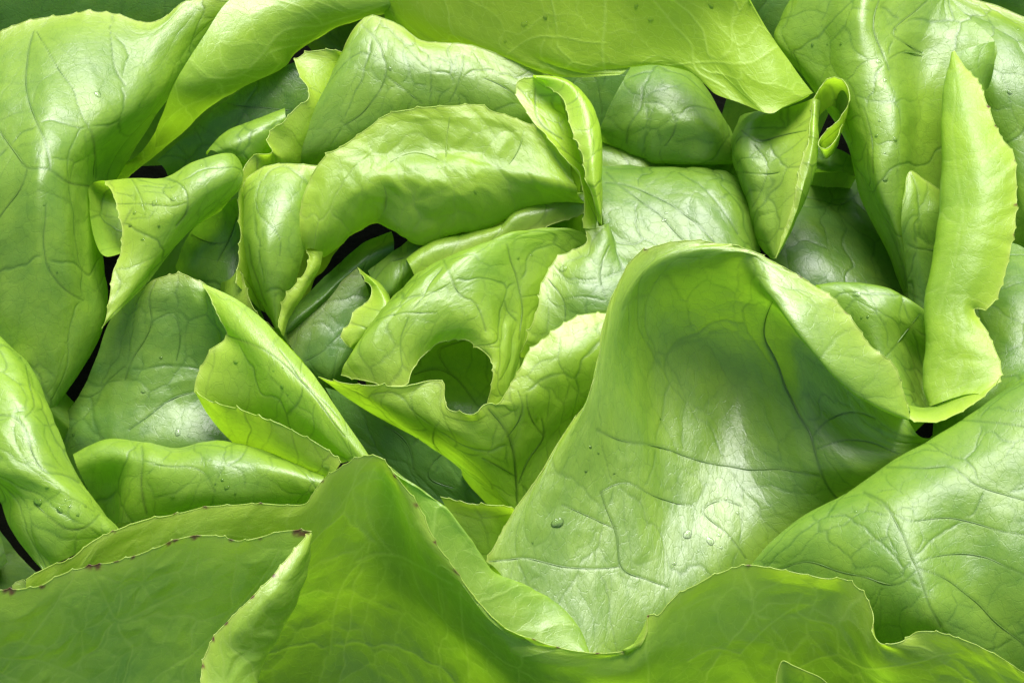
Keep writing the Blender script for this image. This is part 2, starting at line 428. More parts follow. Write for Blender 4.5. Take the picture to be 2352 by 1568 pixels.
# unseen leaves standing out of frame, added to keep sun out of the gaps
def stand_leaf(a, w_, sd_):
    ca, sa = math.cos(a), math.sin(a); rows = []
    for r_, z, q in ((2050, -120, .7), (1850, 60, 1.), (1650, 110, 1.05), (1480, 20, 1.), (1330, -250, .9), (1150, -560, .6), (900, -720, .4)):
        ex = 1 / max(abs(ca) / 1.0, abs(sa) / .80); rr = r_ * min(ex, 1.12) 
        row = []
        for k in range(-3, 4):
            t_ = k / 3 * w_ * q
            row.append("%.1f,%.1f,%.1f" % (1180 + ca * rr - sa * t_, 780 + (sa * rr + ca * t_) * .9, z + 30 * math.sin(k * 1.7 + sd_ + r_ * .003)))
        rows.append(" ".join(row))
    leaf(["\n".join(rows)], tone=.3, seed=sd_, res=10, pucker=1.5, skirt=0, gloss=.3)
for i, a in enumerate((-2.75, -2.3, -1.9, -1.45, -1.0, -.6, -.15)): stand_leaf(a, 420, 340 + i)
# the stalk the leaves grow from
ang = np.linspace(0, 2 * math.pi, 41)[:40]; st = []
for z, r_ in ((-1200, 330), (-1000, 300), (-800, 330), (-650, 300), (-560, 180), (-540, 20)):
    c0 = world(np.array([1150., 800., 0.])); st.append(np.stack([c0[0] + r_ * U * np.cos(ang) * (1 + .08 * np.sin(ang * 7)), c0[1] + r_ * U * np.sin(ang) * (1 + .08 * np.sin(ang * 7)), np.full(40, z * U)], 1))
st = np.stack([np.concatenate([q, q[:1]]) for q in st]); ns = st.shape[0] * 41
so = mesh_obj('stalk', st.reshape(-1, 3), grid_faces(6, 41), LEAF, head, {'rest': st.reshape(-1, 3) * 100, 'vein': np.zeros(ns), 'rim': np.zeros(ns), 'spot': np.zeros(ns), 'edge': np.zeros(ns)})
so['tone'] = .4; so['pale_veins'] = 0.; so['gloss'] = .3

# dark leaves at the back
leaf([('none', """-80,-190,60 200,-190,60 420,-190,60 640,-190,60
-80,-20,-60 200,-20,-50 420,-20,-50 640,-20,-60
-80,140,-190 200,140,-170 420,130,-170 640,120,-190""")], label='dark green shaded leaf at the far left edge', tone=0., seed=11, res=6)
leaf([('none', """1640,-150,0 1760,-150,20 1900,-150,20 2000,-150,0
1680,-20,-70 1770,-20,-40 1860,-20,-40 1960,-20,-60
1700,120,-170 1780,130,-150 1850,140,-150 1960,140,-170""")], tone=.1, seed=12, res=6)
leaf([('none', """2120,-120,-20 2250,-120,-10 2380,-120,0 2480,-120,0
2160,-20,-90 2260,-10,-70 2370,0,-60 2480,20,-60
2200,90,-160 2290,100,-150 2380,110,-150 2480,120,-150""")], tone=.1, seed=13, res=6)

# right background: pale glossy leaves
leaf(["""2160,-40,0 2230,-4,10 2290,14,10 2352,40,10 2450,70,0
2225,80,20 2280,85,35 2330,95,40 2380,110,35 2460,140,20
2235,190,10 2285,195,30 2335,200,35 2390,210,30 2470,240,10
2240,300,-40 2290,300,-20 2340,310,-10 2395,330,-20 2470,350,-40
2250,400,-120 2300,420,-100 2345,480,-80 2400,520,-80 2470,520,-90"""], tone=.3, seed=14, teeth=0)
leaf([('none', """2190,560,-130 2270,555,-110 2335,565,-90 2400,600,-80 2480,620,-80
2200,680,-80 2270,680,-50 2335,680,-30 2400,700,-30 2480,720,-40
2190,800,-50 2260,800,-30 2325,810,-10 2390,820,0 2480,830,0
2150,900,-60 2210,930,-40 2280,920,-30 2350,900,0 2460,880,20
2140,1000,-140 2210,1010,-120 2290,1000,-110 2370,980,-100 2460,950,-100""")], tone=.25, seed=15)

# floor leaf in the hollow on the right
leaf([('none', """1790,330,-210 1880,330,-220 1980,370,-230 2120,440,-260
1760,440,-150 1860,440,-150 1960,470,-160 2100,540,-210
1760,550,-105 1860,545,-100 1960,570,-115 2090,620,-170
1780,650,-100 1870,645,-90 1970,665,-105 2090,700,-150
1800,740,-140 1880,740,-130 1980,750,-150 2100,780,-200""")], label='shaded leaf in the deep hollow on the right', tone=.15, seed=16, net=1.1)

# the big left leaf and its wavy wing
leaf(["""-300,260,20 -70,115,120 60,52,140 150,34,150 245,28,150 345,53,140 430,3,150 545,12,150
-420,330,60 -70,200,150 50,150,175 130,130,188 220,140,182 310,145,155 390,110,130 485,75,95
-440,430,60 -70,330,170 40,280,200 110,270,218 190,270,200 270,260,165 345,235,105 405,195,50
-440,520,30 -70,450,150 30,410,195 90,400,225 145,400,195 190,395,125 222,390,50 300,350,-40
-440,660,-40 -70,600,60 30,590,115 90,580,145 145,580,115 190,580,55 236,570,-20 215,520,-110
-440,820,-120 -70,780,-40 20,770,15 80,760,38 140,750,20 195,750,-15 236,740,-75 190,700,-170
-400,990,-200 -70,950,-120 0,940,-80 45,937,-62 85,937,-72 120,935,-100 140,900,-170 90,850,-250"""],
     label='large smooth outer leaf with a glossy ridge, at the left', tone=.42, seed=1, cell=105, wave=.7,
     veins=[("75,70 65,130 60,200 78,270 98,310 108,350 112,390", 1.2), ("0,300 30,340 62,388 108,390 150,420 205,430", 1.2), ("62,388 50,430 18,475 0,500", .9), ("200,280 212,310 216,370 214,410", .9),
            ("85,70 130,150 165,200 180,245 200,280", .7), ("255,60 260,130 270,170 290,200", .8), ("108,470 100,560 108,620 140,660 190,690", .8)])
leaf([('none', """960,-90,190 760,-80,170 600,-50,170 515,10,175 470,80,170 425,150,162 395,205,150 372,270,95 335,335,10 245,402,-90
960,-40,160 800,-20,150 680,10,150 590,60,150 525,120,140 475,180,125 430,230,95 388,290,35 345,350,-30 262,408,-110
945,5,130 850,30,110 740,62,85 660,112,70 632,152,55 580,186,40 480,245,10 420,300,-20 352,358,-65 275,415,-130
930,25,40 850,38,10 750,75,-10 680,115,-40 630,150,-60 570,180,-70 470,240,-100 420,290,-120 355,355,-165 280,418,-200""")],
     label='long wavy leaf wing curling away from the large left leaf', tone=.75, pale=.9, seed=2, skirt=0, wave=.6, pucker=.6,
     veins=[("880,10 740,60 650,75 600,130 560,170 480,180", 1.1), ("560,170 600,180 640,150", .8), ("740,60 700,20 640,0", .8)])
leaf([('none', """705,135,10 640,155,5 590,180,0 520,230,-20 450,290,-50 360,370,-100
735,190,-15 670,205,-15 610,235,-25 540,280,-45 470,330,-75 380,390,-120
740,270,-60 680,280,-60 620,310,-70 550,350,-90 480,390,-120 390,430,-170
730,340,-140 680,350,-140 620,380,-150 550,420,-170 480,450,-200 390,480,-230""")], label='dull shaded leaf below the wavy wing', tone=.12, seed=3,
     veins=[("520,240 570,245 640,250 690,255", .8)])
leaf([('none', """380,520,-90 430,500,-90 500,450,-90 600,410,-90
330,620,-190 400,600,-180 470,590,-175 600,570,-175
300,720,-280 380,700,-270 470,690,-265 600,700,-260""")], tone=0., seed=33)
# upper rear blade, the big one right of the centre top
leaf([('none', """890,70,50 1000,118,70 1120,145,90 1220,158,112 1300,177,140 1385,177,158 1425,173,160 1452,153,165 1508,149,165 1590,172,170 1640,214,175 1700,236,180 1768,262,185 1800,246,184 1868,213,175
880,0,125 1000,60,130 1120,95,150 1220,120,160 1300,140,175 1400,135,190 1500,110,200 1590,120,205 1680,160,210 1760,190,212 1800,190,205 1848,190,190
870,-60,180 1000,0,180 1120,30,200 1220,55,210 1300,70,225 1400,65,240 1500,40,250 1600,50,252 1690,70,250 1760,100,240 1785,110,230 1798,122,222
850,-200,270 1000,-140,280 1150,-100,300 1300,-80,325 1450,-70,345 1600,-60,345 1680,-50,330 1725,0,295""")],
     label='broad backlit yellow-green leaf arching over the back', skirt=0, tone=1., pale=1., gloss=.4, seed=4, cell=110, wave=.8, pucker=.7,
     veins=[("1385,-20 1388,60 1385,110 1392,172", 1.3), ("1250,95 1240,120 1255,150 1300,170", .9), ("1385,100 1300,90 1240,85 1160,130", .8), ("1500,0 1545,60 1590,110 1595,150 1665,200", 1.1), ("1595,145 1640,140 1730,145 1780,110", 1.), ("1595,145 1520,150 1460,160", .9)])
leaf([('none', """1868,214,172 1830,228,176 1800,243,180 1775,262,184 1750,255,176 1700,238,172
1860,222,150 1830,236,155 1800,248,160 1778,258,165 1745,250,150 1700,230,150
1850,212,110 1820,222,110 1795,235,110 1770,240,110 1740,235,110 1700,222,110""")], tone=.6, skirt=0, seed=44, res=3)
# leaf to the right of it, with the glossy bulge
leaf([('none', """1900,-90,60 1860,-90,150 1950,-90,200 2005,-90,235 2080,-90,200 2150,-90,150 2210,-60,135
1850,60,-20 1798,52,60 1895,50,150 1980,55,220 2035,60,195 2110,60,155 2200,20,130
1850,110,-60 1785,95,40 1890,130,120 1972,130,195 2030,140,195 2110,120,140 2283,93,155
1900,220,-60 1865,205,20 1920,225,110 1985,220,178 2050,225,185 2110,240,115 2262,195,100
1960,330,-90 1938,320,0 1965,330,90 2010,330,155 2060,335,155 2110,350,80 2235,320,40
2000,450,-120 1978,455,-30 1998,450,50 2030,450,110 2070,450,100 2110,460,40 2225,450,0
2050,570,-170 2038,580,-90 2052,570,-10 2067,560,40 2090,560,35 2120,560,0 2210,560,-50
2090,660,-220 2080,672,-150 2087,670,-80 2097,675,-50 2110,690,-50 2135,705,-60 2200,720,-110""")],
     label='tall glossy bulging leaf at the upper right', tone=.55, seed=5, cell=95, wave=.8,
     veins=[("2120,120 2050,75 2100,30 2130,0", .8), ("2020,0 2005,60 2015,100 2040,160", 1.), ("1985,250 2000,300 2010,400", .7), ("2120,130 2080,118 2045,135", .7)])
leaf([('none', """2190,125,152 2232,110,160 2265,100,160 2284,96,154
2212,160,140 2240,158,140 2262,150,138 2277,150,130
2246,216,112 2252,212,108 2257,206,100 2263,200,90""")], tone=.4, skirt=0, seed=45, res=3)
leaf(["""2078,440,118 2090,394,128 2122,412,112 2190,458,80
2070,510,95 2100,500,100 2140,505,85 2195,520,60
2078,600,30 2108,600,40 2140,605,30 2185,615,10
2084,690,-40 2105,702,-30 2130,716,-30 2170,735,-50"""], tone=.3, seed=46, teeth=0, veins=[("2083,560 2110,572 2150,575 2175,580", .8)])
# leaf tucked under the rear blade
leaf([('none', """1270,150,-40 1360,150,-50 1450,150,-60 1540,160,-70
1270,240,-90 1350,240,-100 1440,240,-110 1540,250,-120
1280,330,-150 1350,330,-160 1440,330,-170 1540,340,-180""")], tone=.05, seed=47, veins=[("1355,150 1375,200 1385,260", .8)])
leaf([('none', """1480,340,-60 1560,355,-50 1640,360,-60 1720,370,-80
1490,380,-70 1560,390,-60 1640,395,-60 1720,410,-80
1500,430,-120 1560,440,-110 1640,440,-110 1720,450,-120""")], tone=.2, seed=48)
leaf([('none', """1465,140,20 1505,138,30 1560,150,30 1595,172,5 1625,215,-40
1440,180,55 1500,165,70 1560,175,70 1605,200,40 1650,258,-30
1405,240,50 1470,230,80 1540,230,90 1610,245,70 1675,300,-10
1378,300,20 1450,295,58 1530,295,70 1615,305,62 1692,350,-5
1374,318,-15 1430,334,15 1500,355,20 1560,358,18 1622,366,18 1694,372,-20
1385,310,-90 1440,320,-80 1500,335,-80 1560,340,-80 1620,345,-80 1685,350,-90""")],
     label='rounded leaf tucked under the broad rear leaf', tone=.35, seed=6, skirt=0, cell=85,
     veins=[("1475,205 1470,250 1440,295 1435,330", 1.), ("1475,225 1440,210 1430,180", .7), ("1475,240 1520,240 1550,280 1525,335", .9), ("1550,280 1580,250 1640,260", .7)])
# bright glossy leaf in the middle right
leaf([('none', """1365,312,-40 1420,322,-30 1480,343,-25 1532,378,-40
1370,345,-5 1425,355,-5 1475,370,-10 1535,398,-40
1370,400,-20 1425,410,-20 1475,415,-20 1535,430,-60""")], tone=.45, seed=49)
leaf([('none', """1370,360,-50 1450,372,-30 1530,383,-25 1600,381,-25 1655,388,-35 1695,410,-70
1375,390,5 1450,396,15 1530,398,20 1600,396,20 1665,405,10 1712,440,-35
1380,450,40 1455,450,48 1530,440,52 1605,435,52 1675,455,35 1726,500,-25
1390,530,45 1460,530,55 1535,520,60 1615,520,58 1690,545,35 1745,590,-40
1420,620,30 1500,630,40 1580,630,40 1660,630,35 1730,650,0 1790,670,-70
1430,720,-60 1500,720,-40 1580,720,-40 1660,720,-50 1730,720,-80 1790,720,-130""")],
     label='broad glossy leaf catching the light in the middle right', tone=.28, seed=7, cell=90, pucker=1.3,
     veins=[("1390,395 1440,440 1500,480 1580,560", 1.), ("1388,420 1470,435 1540,470 1640,560", 1.), ("1560,400 1620,440 1690,540", .8)])
# folded leaf with the pale curled margin and the loop
leaf([("seam", """1868,226,160 1864,260,160 1860,300,158 1853,335,154 1839,380,144 1832,420,134 1826,455,124 1815,492,110 1803,535,92 1781,592,72
1800,247,118 1792,300,122 1786,350,122 1782,400,112 1785,450,95 1786,500,80 1783,550,65 1779,594,58
1735,256,92 1720,290,105 1716,340,105 1722,400,92 1735,450,72 1748,500,58 1762,550,42 1774,594,38
1700,266,40 1687,310,45 1686,350,45 1698,405,30 1716,460,10 1729,510,0 1745,560,-15 1768,594,-15
1730,290,-60 1710,320,-60 1710,370,-60 1720,420,-70 1740,470,-80 1750,520,-90 1760,560,-90 1772,590,-80"""),
      ("rim", """1868,226,174 1864,260,162 1860,300,160 1853,335,156 1839,380,146 1832,420,136 1826,455,126 1815,492,112 1803,535,94 1781,592,74
1876,228,168 1870,262,168 1868,305,166 1865,340,163 1855,390,152 1845,430,142 1835,470,128 1825,500,114 1808,540,95 1782,593,74
1882,232,150 1875,275,150 1876,335,148 1869,395,136 1857,440,122 1840,490,104 1816,545,82 1783,594,66
1870,240,90 1862,280,90 1862,335,88 1855,390,76 1840,440,62 1826,490,44 1806,545,30 1780,590,30"""),
      """1866,300,148 1864,262,158 1872,222,166 1888,192,172 1908,179,176 1932,183,178 1949,206,176 1948,240,170 1930,274,164 1900,299,158 1882,318,154 1880,335,152 1893,342,152 1913,328,150 1928,305,147 1936,286,144
1866,318,118 1865,280,128 1874,240,136 1889,210,142 1908,198,146 1930,202,148 1944,224,146 1944,256,140 1928,288,134 1900,314,128 1885,330,124 1884,345,122 1894,352,122 1911,342,120 1925,320,117 1933,302,114
1868,350,70 1868,320,80 1877,282,85 1892,256,90 1908,245,95 1926,250,98 1938,268,96 1938,290,90 1924,318,84 1900,340,78 1889,352,74 1889,362,72 1896,366,72 1908,360,70 1920,345,67 1928,330,64"""],
     label='narrow folded leaf with a pale curled margin ending in a loop', tone=.4, seed=8, skirt=0, cell=75, res=3.0,
     veins=[("1700,300 1735,320 1790,310 1850,300", .8), ("1690,395 1740,400 1790,395", .7), ("1730,330 1760,380 1750,430 1730,480", .7)])
leaf([('none', """1880,350,-30 1910,340,-20 1940,350,-40 1960,370,-80
1870,370,-40 1905,375,-30 1940,378,-50 1970,395,-100
1860,395,-120 1905,392,-110 1940,395,-120 1970,410,-150""")], tone=.1, seed=50)
# cup behind the folded flap, right
leaf([('none', """1870,675,0 1910,668,10 1965,668,15 2020,672,15 2065,690,10 2105,715,0 2150,750,-20
1878,655,55 1920,650,66 1970,650,70 2020,656,70 2062,670,66 2102,694,56 2145,725,40
1920,715,50 1960,700,70 2000,700,80 2040,712,70 2080,735,45 2120,765,10 2155,790,-10
1975,800,20 2005,785,45 2040,785,40 2072,800,10 2098,820,-30 2125,840,-50 2160,850,-50
2045,870,20 2055,865,20 2075,870,0 2092,885,-30 2110,900,-50 2130,905,-50 2165,900,-40
2070,935,60 2085,945,70 2100,950,75 2115,950,70 2130,950,60 2145,948,60 2165,940,60""")],
     label='cup-shaped leaf behind the folded flap on the right', tone=.45, seed=9, cell=80, veins=[("2010,840 2060,790 2110,720", .8)])
# tall twisted flap at the right
leaf(["""2192,118,230 2212,150,235 2245,190,240 2266,240,240 2283,282,240 2288,292,238 2302,322,235 2326,352,230 2333,400,225 2334,470,215 2326,540,200 2310,620,180 2290,680,165 2268,706,155 2236,711,150 2262,755,150 2282,795,150 2298,840,146 2292,876,144 2258,907,142
2190,120,230 2200,200,242 2225,290,246 2250,400,240 2252,500,222 2236,600,198 2215,680,175 2205,740,160 2215,800,150 2230,850,140 2215,905,130
2188,122,225 2172,180,224 2172,280,222 2178,400,212 2175,490,198 2160,600,172 2138,690,148 2139,780,128 2135,860,112 2146,928,105
2200,140,150 2190,200,120 2195,300,110 2200,400,90 2195,500,70 2190,600,50 2180,700,20 2175,800,0 2165,860,10 2165,925,40""",
      """2086,960,158 2112,968,156 2140,970,154 2190,955,152 2232,930,150 2270,900,148 2298,862,146
2090,950,156 2115,955,150 2142,950,145 2180,935,140 2220,912,138 2255,885,135 2290,850,135
2085,930,110 2115,935,100 2142,930,90 2175,915,90 2205,895,95 2240,870,100 2270,840,110"""],
     label='tall twisted yellow-green flap standing at the right', tone=.6, pale=.6, gloss=.4, seed=10, cell=85, pucker=.6, res=3.2,
     veins=[("2195,180 2190,300 2195,400 2215,480 2200,560 2185,620 2160,720", 1.), ("2215,490 2215,520 2280,505", .7), ("2170,800 2150,860", .8), ("2160,830 2200,810 2225,770", .9)],
     spots=[(2330, 370, 5), (2333, 470, 5), (2326, 540, 6), (2288, 290, 5), (2270, 245, 4)])

# leaves round the heart, upper side
leaf(["""785,118,90 740,116,95 700,125,96 680,145,97 690,175,100 710,205,102 708,230,102 680,248,98 650,282,96 625,300,92 615,325,88 625,348,84 588,356,74 564,380,66 553,410,58 549,480,44 552,560,22 549,610,4 541,650,-6
800,132,64 782,152,58 765,175,58 757,200,58 746,230,58 738,255,54 722,278,52 705,305,48 690,325,46 675,345,42 665,360,40 655,375,35 620,400,30 595,425,20 580,460,10 575,520,-5 575,590,-30 575,640,-55 580,700,-80
830,160,0 810,180,0 795,205,0 785,230,0 775,260,-5 760,285,-10 745,310,-10 730,335,-15 715,360,-20 700,380,-20 690,400,-30 675,420,-40 650,440,-50 635,480,-60 620,540,-80 615,600,-100 610,650,-110 610,680,-120 610,720,-140"""],
     label='narrow leaf with a ruffled toothed margin, left of the centre top', tone=.7, seed=17, res=3.0, teeth=.9, pucker=.5)
leaf(["""786,120,100 818,60,134 850,37,142 880,43,144 915,58,144 965,93,142 1003,98,142 1060,102,140 1110,112,136 1150,130,132 1200,150,126 1245,166,120 1290,192,108 1345,250,80
740,215,90 800,170,124 860,150,138 940,160,140 1030,175,134 1120,200,120 1210,240,100 1345,310,50
695,300,50 770,270,85 850,250,100 940,245,98 1040,255,85 1130,275,70 1215,310,45 1340,390,0
655,375,-5 730,360,20 820,340,30 930,330,15 1040,330,5 1140,345,-15 1220,380,-45 1330,450,-80
640,420,-90 720,420,-80 820,400,-80 930,400,-90 1040,400,-100 1140,410,-110 1220,440,-120 1330,500,-140"""],
     label='broad dull leaf rising to a rounded peak, upper middle', tone=.4, seed=18, skirt=0, cell=95, teeth=.35,
     veins=[("830,60 880,120 885,170 850,240 790,290", 1.), ("885,170 930,210 970,240", .8), ("1065,130 1050,200 1030,235", .8), ("985,130 990,190 985,240", .8), ("1200,240 1160,200 1110,182", .8), ("784,275 810,305", .8)])
leaf([('none', """482,360,15 505,330,25 545,303,35 600,284,40 657,262,40
480,352,45 505,322,58 545,297,66 600,277,70 657,258,66
505,352,72 532,338,90 572,318,96 612,298,94 652,280,80
545,378,50 562,368,62 592,348,64 622,332,56 645,312,48
556,398,-20 576,386,-20 602,366,-20 626,350,-20 648,332,-20""")], tone=.5, seed=19, skirt=0)
leaf([add("""240,415,40 262,450,62 275,500,68 282,540,56 276,585,42 261,620,36 256,660,30 250,700,20 243,735,10 235,755,0
305,408,62 328,445,88 338,500,88 340,550,66 332,595,44 320,635,30 305,672,15 275,712,5
372,407,84 395,440,108 403,480,102 405,515,78 400,545,52 390,572,30 372,602,8 340,650,-8
440,372,100 462,398,120 473,430,112 475,460,86 468,488,60 455,512,36 435,532,15 414,549,-5
520,351,94 537,370,100 548,395,90 550,415,70 545,435,48 533,452,28 518,467,10 502,486,-10
545,362,30 555,382,25 558,398,15 556,415,0 550,430,-15 540,445,-30 525,460,-45 508,478,-60""", 45),
      ('none', add("""240,414,42 218,417,40 205,428,38 205,470,34 212,530,30 225,572,28 242,590,28 277,584,40
262,425,10 250,435,0 240,450,-10 240,490,-15 245,530,-15 255,560,-10 265,575,5 281,578,30
300,440,-30 300,455,-40 300,475,-50 300,500,-55 300,530,-50 300,550,-40 298,565,-20 290,572,20""", 45))],
     label='tube-shaped rolled leaf with water drops and an open end, left', tone=.62, seed=20, skirt=0, cell=90, res=3.0, wave=.6, pucker=.6,
     veins=[("372,408 415,420 430,450 428,490 405,520", 1.), ("270,470 330,468 400,470 430,465", .7), ("300,410 320,450 330,480", .7)])
leaf([('none', """545,455,20 500,480,15 455,515,0 425,555,-30 402,612,-60
555,540,-45 510,555,-50 465,575,-65 435,605,-80 412,640,-105
550,600,-70 520,612,-72 485,625,-85 450,640,-105 420,665,-130
540,648,-75 525,674,-80 497,666,-95 460,680,-130 420,700,-170""")], tone=.2, seed=21, veins=[("545,500 520,560 500,600", .8), ("530,550 480,560 440,540", .7)])
leaf(["""560,430,62 574,402,74 604,386,80 650,376,84 690,378,84 728,382,76
562,490,60 582,475,85 612,468,97 650,466,97 686,472,84 713,488,55
562,570,38 582,565,70 612,562,86 645,562,80 676,572,56 696,585,25
582,655,-5 597,652,22 617,650,38 640,652,30 660,658,8 674,664,-20
624,735,-60 630,742,-50 636,752,-45 640,752,-48 645,746,-60 650,738,-80"""],
     label='upright spoon-shaped leaf left of the centre', tone=.5, seed=22, cell=80, wave=.5,
     veins=[("600,420 595,490 605,500 640,540 640,590", .7), ("570,560 580,620 615,700", .7)])
leaf(["""698,576,32 686,530,62 694,470,92 714,410,122 744,365,142 795,331,152 850,291,162 890,264,168 960,250,172 1040,244,172 1103,242,168 1130,256,162 1180,272,150 1240,300,138 1310,370,110
712,570,42 722,520,82 745,455,115 790,395,138 865,330,146 960,300,146 1060,292,146 1140,305,136 1220,345,115 1312,405,92
722,572,42 738,520,85 768,458,115 818,405,134 880,362,134 955,348,126 1050,345,126 1145,360,120 1235,385,106 1318,425,86
732,576,30 762,525,72 802,466,104 862,420,126 945,392,128 1040,386,128 1140,392,120 1240,412,104 1328,438,78
736,578,8 785,545,34 835,495,58 895,455,88 970,440,108 1060,432,110 1150,432,98 1240,438,76 1340,452,42
738,580,-12 790,550,-2 850,512,2 905,520,30 950,545,20 1040,519,32 1130,506,30 1230,473,28 1342,460,12
750,560,-70 800,530,-60 850,495,-60 905,500,-50 950,520,-50 1040,495,-40 1130,480,-40 1230,450,-40 1342,440,-40""",
      """702,575,40 712,592,35 700,630,22 675,660,10 650,700,-8 640,752,-30
718,577,45 722,600,35 708,635,22 688,668,8 662,710,-12 648,765,-35
737,577,38 732,605,20 716,642,5 694,680,-8 670,722,-30 658,772,-50"""],
     label='puckered blistered leaf wrapping over the heart', skirt=0, tone=.62, pale=.35, seed=23, gloss=.5, cell=80, pucker=1.7, aniso=1.0, res=3.3,
     veins=[("1030,270 1025,330 1022,390", .8), ("895,375 960,352 1010,370 1045,400", 1.), ("1170,380 1190,350 1200,300", .8), ("880,430 890,480 870,505", .9)])
leaf([("rim", """1236,184,172 1292,226,186 1311,290,190 1335,345,182 1346,400,166 1361,450,142 1376,497,112
1234,180,186 1304,205,196 1338,268,200 1355,340,190 1363,410,172 1373,460,148 1380,512,116
1224,177,178 1300,189,190 1348,234,190 1373,290,176 1384,360,160 1387,430,136 1384,516,104
1240,200,110 1300,210,120 1335,250,120 1350,310,110 1360,370,95 1365,430,70 1370,500,50"""),
      ("rim", """1226,178,168 1190,188,162 1190,222,157 1212,258,152 1240,295,147 1275,335,142 1305,372,132 1328,400,122 1342,450,102 1341,524,70
1250,192,160 1240,225,140 1262,275,132 1290,320,126 1318,360,116 1340,405,100 1355,455,84 1362,524,70
1285,215,150 1290,240,130 1305,290,120 1325,340,110 1345,390,95 1360,440,80 1368,480,75 1375,520,70""")],
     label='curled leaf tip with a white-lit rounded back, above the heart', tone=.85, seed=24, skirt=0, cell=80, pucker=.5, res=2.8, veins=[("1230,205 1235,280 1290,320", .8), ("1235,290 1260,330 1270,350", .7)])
leaf(["""1374,520,66 1346,524,66 1347,556,62 1310,577,58 1283,590,54 1262,620,50 1243,658,45 1238,700,38 1221,750,25 1206,790,8 1195,820,-20
1388,515,66 1392,545,72 1375,580,74 1355,615,70 1340,655,64 1325,700,48 1305,750,20 1290,800,-10 1280,840,-40
1400,510,40 1432,580,55 1450,620,58 1445,670,50 1430,720,35 1415,770,5 1400,820,-30 1390,860,-60"""],
     label='bright toothed leaf lobe right of the heart', tone=.3, seed=25, cell=75, veins=[("1400,560 1380,640 1400,700", .8), ("1290,690 1340,680 1390,690", .7), ("1260,640 1300,700 1290,760", .7)])

# the heart
leaf([('none', """900,535,-80 840,560,-80 780,605,-90 720,668,-95 662,732,-105 640,765,-115
905,560,-45 850,588,-48 792,634,-58 740,688,-66 680,742,-84 652,772,-98
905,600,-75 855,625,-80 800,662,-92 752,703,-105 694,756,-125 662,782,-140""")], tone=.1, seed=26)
leaf([('none', """1010,525,-30 960,542,-32 918,568,-40 878,598,-50 845,622,-62
990,565,-22 962,596,-25 925,636,-38 895,672,-55 872,692,-75
1000,620,-80 965,650,-82 928,680,-100 893,710,-120 870,720,-130""")], tone=.2, seed=27, veins=[("985,560 950,590 900,600 860,640", .8)])
leaf(["""1012,524,-5 985,536,-6 973,550,-8 972,566,-12 984,586,-22
1025,530,-20 1010,545,-22 1005,560,-25 1005,575,-30 1008,590,-40
1060,530,-80 1050,545,-80 1045,560,-85 1045,575,-90 1045,590,-100"""], tone=.3, seed=54, res=2.8)
leaf(["""1000,560,-40 1060,535,-30 1120,518,-25 1190,500,-25 1260,478,-30 1330,462,-40
1000,545,-60 1060,520,-50 1120,500,-50 1190,482,-50 1260,462,-55 1330,448,-60
1000,530,-140 1060,505,-140 1120,485,-140 1190,466,-140 1260,448,-140 1330,436,-140"""], tone=.15, seed=55, teeth=.6)
leaf(["""953,636,-6 1010,608,4 1080,581,10 1150,561,14 1184,542,20 1250,521,20 1342,489,14
945,618,4 1003,582,16 1080,556,22 1150,537,30 1182,514,38 1258,494,34 1346,464,24
935,600,-90 1000,565,-80 1080,540,-70 1150,525,-60 1178,508,-55 1256,485,-60 1346,455,-60"""],
     label='thin fringed leaf edge in the shade of the heart', tone=.35, seed=28, teeth=.7)
leaf(["""820,617,-58 792,640,-64 742,682,-80 694,730,-92 655,776,-108
850,690,-85 802,720,-92 762,760,-100 716,798,-115 690,830,-130
832,790,-120 802,820,-125 775,850,-135 745,868,-150 712,862,-160
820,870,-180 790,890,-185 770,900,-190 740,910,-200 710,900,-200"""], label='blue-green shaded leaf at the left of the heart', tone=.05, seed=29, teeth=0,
     veins=[("700,830 760,790 830,700", .9), ("760,790 800,800 850,830", .7), ("770,770 740,740 720,745", .7)])
leaf(["""820,614,-26 838,640,-24 852,665,-24 845,690,-26 815,712,-32 801,745,-38 785,770,-46 800,797,-56
828,616,-26 858,645,-12 884,690,-8 872,725,-14 850,745,-22 830,768,-36 806,798,-54
850,640,-70 880,660,-60 895,700,-60 885,740,-60 860,765,-70 840,790,-80 815,810,-95"""], tone=.65, seed=30, res=2.8)
leaf([('none', """880,740,-60 960,730,-70 1040,730,-75 1160,770,-70
880,830,-95 960,840,-105 1050,840,-110 1160,850,-95
900,930,-120 980,950,-130 1060,960,-130 1160,960,-120
900,1030,-200 980,1040,-200 1060,1050,-200 1160,1060,-200""")], label='shaded leaf seen inside the open hood', tone=.25, seed=31, veins=[("950,860 1030,850 1075,900 1110,950", 1.2), ("1030,850 1005,810 1070,780", 1.)])
leaf(["""783,861,22 860,878,34 928,885,36 945,850,40 966,820,45 1006,788,50 1062,778,50 1100,798,45 1131,832,32 1128,885,12 1119,930,-12
792,832,42 850,800,68 920,768,84 990,742,94 1050,730,90 1098,742,78 1128,782,52 1146,840,20 1150,925,-25
835,772,42 880,730,82 950,692,106 1020,668,114 1080,655,112 1114,680,90 1152,735,36 1178,805,0 1180,890,-42
880,712,10 920,685,58 975,640,98 1042,606,114 1100,590,118 1150,612,78 1200,675,28 1214,760,-14 1202,855,-55
900,690,-60 955,640,40 1030,594,80 1105,568,98 1170,544,86 1222,556,50 1270,615,0 1262,705,-35 1224,805,-70
930,670,-120 1035,600,0 1110,575,30 1195,536,46 1285,527,30 1345,540,0 1340,640,-50 1290,745,-90 1230,850,-120"""],
     label='inner hooded leaf with a round opening, the heart of the head', tone=.62, seed=32, cell=72, pucker=1.3, res=3.0,
     veins=[("1020,595 1035,640 1055,680 1090,700 1112,760", .9), ("870,740 930,720 1000,720", .7), ("1160,560 1180,620 1195,680 1190,780", .9), ("1195,680 1240,676", .7)])
